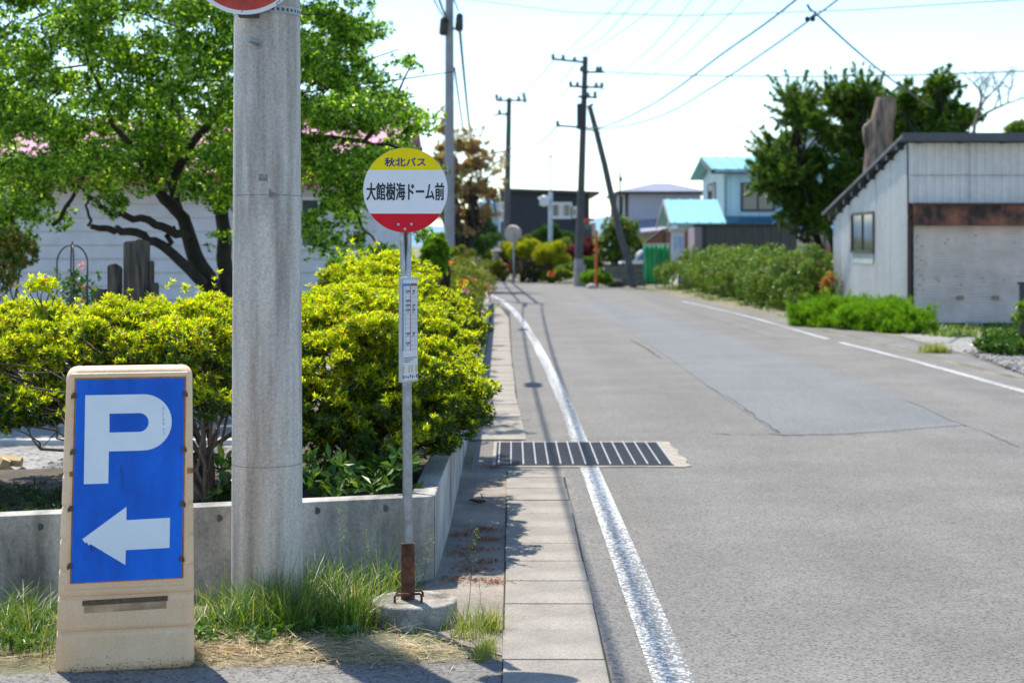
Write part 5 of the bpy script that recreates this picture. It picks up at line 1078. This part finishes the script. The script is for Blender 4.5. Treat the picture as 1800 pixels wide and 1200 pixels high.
# small house right of it
t = thing('blue_roof_bungalow', 'cream bungalow with blue roof glimpsed between the evergreen and the shed', 'house', (12.5, 66, 0))
xa, xb = GX(1404, 66), 16.5; mb = MB(); mb.box(xa, xb, 66, 72, 0, ZY(408, 66)); mb.build('wall', mat('cream_wall', (.62, .55, .45), .7, .05, 2), t)
mb = MB(); gable(mb, xa-.3, xb, 65.4, ZY(405, 65.4), 69, ZY(378, 69), 72.6, 2.1); mb.build('roof', mat('deep_blue_roof', (.03, .14, .32), .4), t)
window(t, GX(1424, 66), GX(1462, 66), ZY(438, 66), ZY(413, 66), 65.998, .08, M_brf, 3); mb = MB(); mb.box(GX(1432, 64), GX(1475, 64), 63.9, 64, .9, ZY(438, 64)); tag(mb.build('red_railing', mat('red_rail', (.4, .04, .05), .5), origin=(12.5, 64, 0)), 'low red panel below the bungalow window', 'panel')
# blue-roofed house behind the yew
t = thing('hidden_blue_house', 'house with a blue-edged gable peeking out behind the evergreen top', 'house', (16, 95, 0))
mb = MB(); mb.prism([(GX(1362, 95), 0), (GX(1500, 95), 0), (GX(1500, 95), 7.4), (GX(1405, 95), ZY(232, 95)), (GX(1362, 95), ZY(258, 95))], 'y', 95, 102); mb.build('wall', mat('blue_white', (.5, .6, .68), .6), t)
mb = MB(); mb.hexa([(GX(1356, 95), 94.5, ZY(262, 95)), (GX(1405, 95), 94.5, ZY(229, 95)), (GX(1405, 95), 102.5, ZY(229, 95)), (GX(1356, 95), 102.5, ZY(262, 95))], [(GX(1356, 95), 94.5, ZY(258, 95)), (GX(1405, 95), 94.5, ZY(225, 95)), (GX(1405, 95), 102.5, ZY(225, 95)), (GX(1356, 95), 102.5, ZY(258, 95))])
mb.hexa([(GX(1405, 95)+.005, 94.5, ZY(229, 95)), (GX(1500, 95), 94.5, 7), (GX(1500, 95), 102.5, 7), (GX(1405, 95)+.005, 102.5, ZY(229, 95))], [(GX(1405, 95)+.005, 94.5, ZY(225, 95)), (GX(1500, 95), 94.5, 7.2), (GX(1500, 95), 102.5, 7.2), (GX(1405, 95)+.005, 102.5, ZY(225, 95))]); mb.build('roof', mat('blue_trim', (.02, .12, .2), .5), t)
mb = MB(); mb.cyl(GX(1374, 95), 95, 7.3, ZY(208, 95), .03, seg=8); mb.build('antenna', M_steel, t)
# grey hip-roof house
t = thing('grey_hip_roof_house', 'two-storey grey house with a low hipped roof beyond the bend', 'house', (9, 95, 0))
xa, xb = GX(1106, 95), GX(1232, 95); zE = ZY(337, 95); mb = MB(); mb.box(xa, xb, 95, 104, 0, zE); mb.build('wall', mat('lavender_wall', (.42, .42, .50), .7, .05, 1), t)
mb = MB(); a_, b_ = xa-.8, xb+.4; V = [(a_, 94.3, zE), (b_, 94.3, zE), (b_, 104.7, zE), (a_, 104.7, zE), (GX(1150, 99), 99, ZY(322, 99)), (GX(1175, 99), 99, ZY(322, 99))]
mb.add(V, [(3, 2, 1, 0), (0, 1, 5, 4), (1, 2, 5), (2, 3, 4, 5), (3, 0, 4)]); V = [(x, y, z-.14) for x, y, z in V[:4]]+V[:4]; mb.add(V, [(3, 2, 1, 0), (0, 1, 5, 4), (1, 2, 6, 5), (2, 3, 7, 6), (3, 0, 4, 7)], 1)
mb.build('roof', [mat('slate_blue', (.17, .19, .26), .5, .1, 1), M_dark], t)
mb = MB(); mb.box(GX(1086, 96), xa-.003, 96, 103, 0, zE-.1); mb.build('side_bay', mat('side_dark', (.12, .1, .1), .7), t)
window(t, GX(1088, 96), GX(1095, 96), ZY(390, 96), ZY(345, 96), 95.998, .12, M_white, 1)
mb = MB(); mb.hexa([(xa, 92.5, ZY(413, 92.5)), (xb+.3, 92.5, ZY(398, 92.5)), (xb+.3, 94.98, 3.2), (xa, 94.98, 2.9)], [(xa, 92.5, ZY(409, 92.5)), (xb+.3, 92.5, ZY(395, 92.5)), (xb+.3, 94.98, 3.35), (xa, 94.98, 3.05)]); mb.build('porch_roof', mat('porch_grey', (.25, .26, .33), .5), t)
mb = MB(); mb.box(xa+.2, xb, 93.2, 94.97, 0, 2.3); mb.build('porch_wall', mat('porch_tan', (.32, .3, .26), .7), t)
mb = MB(); mb.tube([(GX(1091, 95), 95.5, 4.5), (GX(1091, 95), 95.5, ZY(300, 95))], .05, 8); mb.box(GX(1089, 95), GX(1095, 95), 95.3, 95.6, ZY(318, 95), ZY(311, 95)); mb.build('antenna', M_dark, t)
# navy house
t = thing('navy_house', 'dark navy flat-roofed house with white-framed windows', 'house', (2, 98, 0))
xa, xb = GX(896, 98), GX(1036, 98); zl, zr2 = ZY(334, 98), ZY(340, 98)
mb = MB(); mb.prism([(xa, 0), (xb, 0), (xb, zr2), (xa, zl)], 'y', 98, 108); mb.build('wall', mat('navy_siding', (.022, .026, .042), .6, .15, 2, stretch=(4, 1, .3)), t)
mb = MB(); mb.prism([(GX(879, 98), 0), (xa-.002, 0), (xa-.002, zl+.0), (GX(879, 98), zl-.05)], 'y', 98.2, 108); mb.build('side_bay', mat('bay_grey', (.09, .09, .115), .6), t)
mb = MB(); mb.prism([(GX(877, 98), zl-.04), (xb+.6, zr2-.05), (xb+.6, zr2+.1), (GX(877, 98), zl+.1)], 'y', 97.4, 108.5); mb.build('roof', mat('navy_roof', (.06, .065, .09), .5), t)
window(t, GX(972, 98), GX(1001, 98), ZY(380, 98), ZY(360, 98), 97.998, .16, M_white, 2, curtain=[(.3, .48), (.55, .7)]); window(t, GX(1007, 98), GX(1012, 98), ZY(379, 98), ZY(367, 98), 97.998, .14, M_white, 1)
window(t, GX(881, 98), GX(886, 98), ZY(368, 98), ZY(358, 98), 98.19, .12, M_white, 1, curtain=[(0, 1)]); window(t, GX(881, 98), GX(886, 98), ZY(386, 98), ZY(374, 98), 98.19, .12, M_white, 1, curtain=[(0, 1)])
t = thing('blue_roof_house', 'pale cyan house with a blue roof half hidden behind the reddish tree', 'house', (-1.5, 110, 0))
xa, xb = GX(838, 110), GX(872, 110); mb = MB(); mb.box(xa, xb, 110, 118, 0, ZY(356, 110)); mb.build('wall', mat('mint_wall', (.5, .68, .68), .6), t)
mb = MB(); mb.add([(GX(842, 110), 109.4, ZY(357, 110)), (GX(876, 110), 109.4, ZY(357, 110)), (GX(876, 110), 114, ZY(341, 110)), (GX(866, 110), 114, ZY(341, 110)), (GX(876, 110), 118.5, ZY(357, 110)), (GX(842, 110), 118.5, ZY(357, 110))], [(0, 1, 2, 3), (3, 2, 4, 5), (0, 3, 5), (0, 5, 4, 1), (1, 4, 2)]); mb.build('roof', mat('vivid_blue_roof', (.02, .24, .5), .4), t)
mb = MB(); mb.box(GX(869, 109), GX(878, 109), 109, 109.6, 0, ZY(342, 109)); mb.box(GX(826, 109), GX(845, 109), 108, 109.6, 0, ZY(370, 109)); mb.build('bay', mat('bay_white', (.62, .64, .72), .6), t)
window(t, GX(855, 110), GX(864, 110), ZY(396, 110), ZY(380, 110), 109.998, .15, M_white, 1)
mb = MB(); mb.prism([(GX(849, 107), ZY(398, 107)), (GX(870, 107), ZY(418, 107)), (GX(878, 107), ZY(418, 107)), (GX(858, 107), ZY(396, 107))], 'y', 107, 109); mb.build('porch_roof', mat('mint_roof', (.3, .65, .65), .5), t)

# ------------------------------------------------------------------ yard things at the bend
t = thing('block_wall', 'low grey concrete block wall behind the leaning pole', 'wall', (4.3, 65, 0))
mb = MB(); xa, xb = GX(1062, 65), GX(1136, 65)
for r_ in range(4):
    x = xa-(.2 if r_ % 2 else 0)
    while x < xb: a_, b_ = max(x, xa), min(x+.39, xb); (b_-a_ > .05) and mb.box(a_, b_, 65+.002*r_, 65.15, r_*.2+.002, r_*.2+.195); x += .4
mb.build('blocks', mat('mossy_block', (.16, .17, .14), .9, .25, 3), t); mb = MB(); mb.box(xa-.03, xb, 64.97, 65.18, .8, .87); mb.build('cap', mat('cap_dark', (.07, .072, .065), .9), t)
# green net
t = thing('green_net', 'green mesh net hung on posts beside the hedge end', 'net', (GX(1152, 62), 62, 0)); n = 40; V = []
for i in range(n+1):
    x = GX(1131+45*i/n, 62); 
    for j in range(7): z = .12+(ZY(432, 62)-.12)*j/6; V.append((x+.02*math.sin(j*2+i*.4), 62+.09*math.sin(i*.9+.3*j)+.04*math.sin(i*2.3), z))
mb = MB(); mb.add(V, [(i*7+j, (i+1)*7+j, (i+1)*7+j+1, i*7+j+1) for i in range(n) for j in range(6)], 0, True); o = mb.build('net', leafmat('green_netting', [(0, (.07, .48, .22)), (1, (.1, .52, .25))], .6, .3, .9), t); s_ = o.modifiers.new('thick', 'SOLIDIFY'); s_.thickness = .008
mb = MB(); [MB().cyl(GX(x, 62.15), 62.15, 0, ZY(430, 62.15), .025, seg=8).build('post', M_steel, t) for x in (1132, 1154, 1176)]; mb.tube([(GX(1130, 62.1), 62.1, ZY(430, 62.1)), (GX(1178, 62.1), 62.1, ZY(430, 62.1))], .03, 8); mb.build('top_rail', M_steel, t)
t = thing('notice_banner', 'white banner printed in pale blue on a small roofed frame above the hedge', 'banner', (GX(1192, 60.5), 60.5, 0))
mb = MB(); mb.box(GX(1180, 60.5), GX(1203, 60.5), 60.5, 60.53, 1.0, ZY(407, 60.5)); mb.build('sheet', mat('banner_white', (.7, .75, .82), .6, .04, 3), t)
mb = MB()
for k in range(5): mb.box(GX(1184+4*k-(k % 2), 60.5), GX(1186+4*k, 60.5), 60.494, 60.499, ZY(440-3*(k % 3), 60.5), ZY(414+2*(k % 2), 60.5))
mb.build('print', mat('print_pale_blue', (.35, .5, .75), .6), t); mb = MB(); mb.box(GX(1178, 60.4), GX(1206, 60.4), 60.35, 60.7, ZY(407, 60.5)+.002, ZY(402, 60.5)); mb.build('cap', mat('cap_cream', (.55, .5, .42), .6), t)
mb = MB(); [MB().box(GX(x, 60.6), GX(x, 60.6)+.04, 60.54, 60.58, 0, ZY(408, 60.5)).build('post', M_steel, t) for x in (1181, 1201)]
t = thing('wooden_lean_to', 'brown slatted wooden lean-to with a sloping top behind the banner', 'shed', (6, 64.5, 0)); M_rw = mat('red_brown_wood', (.24, .085, .04), .8, .25, 6, stretch=(5, 1, .5))
mb = MB(); ys_ = 64.5
for k in range(24):
    x = 1134+84*k/24; tp = 430-(x-1134)*.75 if x < 1166 else 406; mb.box(GX(x, ys_), GX(x+2.9, ys_), ys_, ys_+.04, .6, ZY(tp, ys_))
mb.build('slat', M_rw, t); mb = MB(); mb.tube([W(1130, 431, 64.4), W(1165, 404, 64.4)], .05, 6); mb.box(GX(1165, 64.4), GX(1218, 64.4), 64.35, 64.45, ZY(405, 64.4), ZY(402, 64.4)); [mb.box(GX(x, 64.4), GX(x, 64.4)+.08, 64.35, 64.43, 0, ZY(408, 64.4)) for x in (1166, 1192, 1214)]; mb.build('frame', mat('frame_brown', (.09, .05, .035), .8), t)
# parked van
t = thing('parked_car', 'white car parked behind the block wall', 'car', (GX(1118, 69), 69, 0)); M_cw = mat('car_white', (.72, .75, .8), .25, .02, 2, coat=.5)
xa, xb = GX(1086, 69), GX(1142, 69)+.6; L_ = xb-xa
mb = MB(); pr = [(0, .25), (0, .75), (.12, .9), (.55, .98), (1.05, 1.42), (1.9, 1.5), (L_-.25, 1.42), (L_-.02, .95), (L_, .3)]; mb.prism([(xa+a, b) for a, b in pr], 'y', 69, 70.5); mb.build('body', M_cw, t, bevel=.05)
mb = MB(); mb.prism([(xa+.78, 1.0), (xa+1.12, 1.34), (xa+1.5, 1.38), (xa+1.5, 1.0)], 'y', 68.985, 68.998); mb.prism([(xa+1.56, 1.0), (xa+1.56, 1.38), (xb-.42, 1.34), (xb-.3, 1.0)], 'y', 68.985, 68.998); mb.build('window', mat('car_glass', (.10, .22, .38), .1, spec=.8), t)
for x in (xa+.42, xb-.42): mb = MB(); mb.tube([(x, 68.97, .28), (x, 69.2, .28)], .28, 20); w_ = mb.build('wheel', M_black, t); mb = MB(); mb.tube([(x, 68.955, .28), (x, 68.969, .28)], .16, 16); mb.build('rim', M_steel, w_)
mb = MB(); mb.box(xa-.012, xa-.002, 69.1, 69.35, .62, .75); mb.build('headlight', M_white, t)
t = thing('orange_work_machine', 'small machine with an orange roof parked before the navy house', 'machine', (GX(1037, 80), 80, 0))
mb = MB(); mb.prism([(GX(1024, 80), ZY(393, 80)), (GX(1043, 80), ZY(388, 80)), (GX(1044, 80), ZY(384, 80)), (GX(1026, 80), ZY(384, 80))], 'y', 79.6, 81.4); mb.box(GX(1024, 80), GX(1044, 80), 79.7, 81.3, .5, 1.1); mb.build('roof', mat('machine_orange', (.6, .1, .03), .5), t)
mb = MB(); mb.box(GX(1027, 80), GX(1040, 80), 79.8, 81.2, 1.1, ZY(394, 80)); mb.build('cab', M_glass, t); mb = MB(); mb.box(GX(1040, 80)+.01, GX(1047, 80), 79.8, 81.2, 1.1, ZY(392, 80)); mb.build('side_panel', mat('machine_cream', (.5, .42, .32), .6), t)
for x in (1027, 1041): mb = MB(); mb.tube([(GX(x, 80), 79.7, .35), (GX(x, 80), 80.0, .35)], .35, 16); mb.build('wheel', M_black, t)

# garden at the bend
M_ycon = leafmat('gold_needles', [(0, (.18, .24, .012)), (.6, (.36, .40, .02)), (1, (.5, .5, .03))], .5, .42, 1.15)
M_maple = leafmat('red_leaf', [(0, (.10, .02, .03)), (.7, (.2, .04, .06)), (1, (.32, .09, .09))], .5, .35, 1.1)
M_pine = leafmat('pine_needles', [(0, (.03, .09, .025)), (.7, (.06, .15, .03)), (1, (.11, .22, .04))], .5, .3, 1.2)
def gb(name, label, parts, n, m, L, cat='bush', wd=.4, fl=None, up=.4, trunk=False, per=5, group=None, base=None):
    S = []; 
    for x, y, d, r, rz in parts: c = W(x, y, d); S += lumps(c, (r, r*.9, rz), 6, min(r, rz)*.5, .8, -.5)
    c = base or (GX(parts[0][0], parts[0][2]), parts[0][2], 0); return simple_bush(name, label, c, S, n, m, L, per, wd, cat, fl=fl, up=up, r0=.05, bark=M_bark, under=.8)
gb('golden_shrub', 'rounded golden-yellow drooping conifer beside the crossarm pole', [(972, 450, 70, .62, .5), (985, 470, 70, .5, .45), (955, 445, 70, .35, .3)], 2600, M_ycon, .2, wd=.18)
gb('golden_shrub', 'smaller golden-yellow shrub next to the traffic mirror post', [(918, 440, 71, .42, .3), (935, 432, 71.5, .3, .2)], 1500, M_ycon, .18, wd=.18)
gb('golden_shrub', 'yellow-green clipped shrub behind the smaller golden one', [(920, 426, 75, .5, .25), (905, 430, 75, .3, .2)], 1000, M_azf, .12)
gb('cloud_pine', 'dark cloud-pruned pine with layered tops behind the street light', [(965, 408, 78, .55, .28), (945, 415, 78, .4, .16), (993, 414, 78, .4, .16), (960, 428, 78, .5, .25), (975, 425, 78, .3, .2)], 2400, M_pine, .16, 'tree', .15)
gb('cloud_pine', 'dark layered pine at the garden corner behind the pole', [(820, 412, 62, .6, .24), (850, 425, 62, .55, .22), (838, 440, 62, .5, .2), (805, 440, 60, .5, .3), (870, 418, 62, .35, .14), (812, 460, 58, .4, .3)], 3000, M_pine, .15, 'tree', .15)
gb('clipped_hedge', 'clipped green hedge block beside the small far pole', [(865, 450, 74, .42, .36), (880, 452, 74, .3, .32)], 1300, M_azf, .11)
gb('red_shrub', 'round dark red shrub behind the crossarm pole', [(1024, 440, 72, .5, .5), (1012, 450, 72, .3, .35), (1038, 432, 72, .3, .3)], 1700, M_maple, .12)
gb('clipped_dome', 'clipped green dome shrub beside the orange post', [(1035, 462, 66, .6, .26), (1020, 468, 66, .4, .22)], 1500, leafmat('dome_leaf', [(0, (.05, .15, .02)), (1, (.13, .27, .03))], .5, .35), .09)
gb('roadside_bush', 'bright green bush at the foot of the orange post', [(1048, 486, 62.5, .4, .24), (1035, 490, 62.5, .3, .2), (1062, 490, 62.5, .3, .2)], 1300, M_lime, .11)
gb('pear_tree', 'light green young tree behind the leaning brace pole', [(1085, 400, 66, .45, .4), (1075, 425, 66, .5, .45), (1100, 420, 66, .4, .4), (1090, 445, 66, .5, .3), (1108, 405, 66, .3, .3), (1068, 450, 66, .35, .3)], 1700, M_hedge, .13, 'tree', .5)
gb('yellow_bush', 'yellow-green bush between the leaning pole and the lean-to', [(1118, 428, 75, .45, .25), (1130, 440, 75, .3, .2)], 700, M_azf, .12)
gb('garden_plants', 'mixed green perennials with yellow and orange flowers along the bend', [(930, 478, 72, .5, .25), (950, 485, 71, .5, .22), (970, 488, 70, .5, .22), (990, 480, 69, .5, .35), (912, 470, 73, .4, .25)], 2400, M_hedge, .11, 'plant', fl=[(.006, .14, M_fl_o), (.01, .14, M_ycon)])
gb('flowering_plants', 'white flowering plants at the near end of the roadside garden', [(886, 474, 74, .42, .24), (876, 482, 74, .3, .16)], 1000, M_hedge, .1, 'plant', fl=[(.05, .12, M_fl_w)])
gb('red_flower_plant', 'deep red flower clump in the roadside garden', [(903, 472, 73.5, .2, .22)], 260, M_fl_r, .14, 'plant')
gb('brown_shrub', 'dull brown twiggy shrub below the golden conifers', [(940, 462, 70.5, .6, .2), (915, 455, 72, .4, .18), (965, 470, 70, .4, .2)], 1100, leafmat('dull_brown', [(0, (.07, .05, .03)), (.7, (.16, .12, .08)), (1, (.1, .14, .03))], .7, .2), .1)
t = thing('garden_stone_wall', 'low grey stone wall at the entrance beyond the roadside azaleas', 'wall', (-1.2, 74, 0))
mb = MB(); [mb.box(GX(840, 76)+k*.3, GX(840, 76)+k*.3+.28, 76, 76.3, 0, .42+random.uniform(-.03, .03)) for k in range(4)]; mb.build('stones', mat('rough_stone', (.25, .24, .23), .9, .3, 4), t, bevel=.03)
t = thing('stone_lantern', 'small pale stone lantern among the garden shrubs', 'lantern', (GX(873, 73), 72.6, 0))
mb = MB(); c = W(873, 430, 72.6); mb.tube([(c[0], 72.6, z) for z in (0, .1, .15, .9, .95, 1.1)], [.2, .2, .1, .1, .2, .2], 8, smooth=False); mb.build('pedestal', mat('lantern_stone', (.26, .25, .24), .8), t); mb = MB(); mb.tube([(c[0], 72.6, z) for z in (1.101, 1.35, 1.36, 1.5, 1.6)], [.13, .13, .26, .1, .03], 6, smooth=False); mb.build('cap', _m['lantern_stone'], t)
for x, y, d, r, lb in [(1083, 497, 63, .33, 'dark rounded boulder before the block wall'), (1040, 507, 60.8, .2, 'small pale boulder at the foot of the crossarm pole')]:
    mb = MB(); V = []; c = (GX(x, d), d)
    mb.tube([(c[0], d, z) for z in (-.05, r*.3, r*.7, r*.95, r)], [r, r*1.05, r*.85, r*.45, .02], 9); tag(mb.build('boulder', mat('boulder_dark' if r > .3 else 'boulder_pale', (.05, .05, .052) if r > .3 else (.38, .36, .33), .9, .3, 5, 1, 10), origin=(c[0], d, 0)), lb, 'boulder')

gb('yellow_green_shrub', 'yellow-green shrub between the stone lantern and the mirror post', [(884, 446, 73, .4, .26), (893, 436, 73, .3, .2)], 1300, M_ycon, .13)
gb('garden_shrub', 'mid-green shrub filling the bed under the street light', [(955, 440, 74, .55, .3), (935, 448, 74, .4, .25), (990, 432, 74, .35, .3)], 1800, M_hedge, .12)
gb('garden_shrub', 'light green low shrub in front of the stone lantern', [(868, 468, 70, .42, .28), (880, 478, 70, .35, .22)], 1300, M_azf, .1, fl=[(.01, .12, M_fl_p)])
gb('young_maple', 'small airy green tree in front of the mint-coloured house', [(846, 395, 75, .6, .35), (858, 410, 75, .5, .3), (835, 415, 75, .5, .3)], 1600, M_pine, .14, 'tree', .3)
# ------------------------------------------------------------------ reddish tree and topiary behind the slim pole
t = thing('reddish_tree', 'tall tree with purplish red and olive leaves behind the slim grey pole', 'tree', (GX(806, 57), 57, 0)); S = []
for x, y, r in [(770, 230, .3), (785, 260, .4), (820, 260, .35), (830, 290, .4), (790, 300, .5), (830, 330, .45), (850, 345, .3), (800, 350, .5), (820, 380, .45), (780, 330, .5), (845, 375, .2), (835, 270, .2), (860, 300, .12), (770, 280, .4), (800, 400, .4), (775, 375, .4)]:
    c = W(x+8, y, 57+random.uniform(-.6, .6)); r *= 1.12; S += lumps(c, (r, r, r*.5), 6, r*.36, .5, -.6)
P, A = blob_points(S, 4600, shell=.55, inner=.35, lump=.45, under=.8, up=.3, cover=.4, gap=(.8, -.05)); P2, A2 = sprays(S, 110, 12, .6, .1); P = np.concatenate([P, P2]); A = np.concatenate([A, A2]); V, Q = leaves(P, A, 5, .12, .06); npmesh('crown', V, Q, leafmat('copper_leaf', [(0, (.34, .12, .14)), (.4, (.55, .28, .26)), (.55, (.3, .32, .08)), (1, (.5, .52, .14))], .5, .4, 1.1), t)
branches((GX(806, 57), 57, 0), S[::6], .13, t, M_bark, 1)
gb('round_topiary', 'clipped rounded green shrub between the bus stop pole and the slim grey pole', [(765, 440, 20, .16, .13), (760, 465, 20, .2, .13), (768, 424, 20, .11, .07)], 2600, leafmat('topiary_leaf', [(0, (.06, .16, .012)), (.7, (.15, .3, .015)), (1, (.25, .4, .03))], .5, .4), .05)
gb('flowering_azalea', 'azalea with scattered red flowers just beyond the slim grey pole', [(815, 462, 46, .42, .34), (805, 445, 46, .3, .2), (822, 485, 44, .35, .3)], 2400, M_azf, .07, fl=[(.006, .09, M_fl_o), (.003, .09, M_fl_p)])

# ------------------------------------------------------------------ hills
def ridge(name, d, pts, m):
    mb = MB(); n = len(pts); V = [(GX(x, d), d, ZY(y, d)) for x, y in pts]+[(GX(x, d)*1.0, d-200, -2) for x, y in pts]+[(GX(x, d), d+300, -2) for x, y in pts]
    mb.add(V, [(i, i+1, n+i+1, n+i) for i in range(n-1)]+[(i+1, i, 2*n+i, 2*n+i+1) for i in range(n-1)], 0, True); return tag(mb.build(name, m), kind='structure')
pts = [(-900, 400)]+[(x, 392+8*math.sin(x*.011)+5*math.sin(x*.031+1)-10*math.exp(-((x-1090)/60)**2)) for x in range(-600, 2600, 25)]+[(3000, 400)]
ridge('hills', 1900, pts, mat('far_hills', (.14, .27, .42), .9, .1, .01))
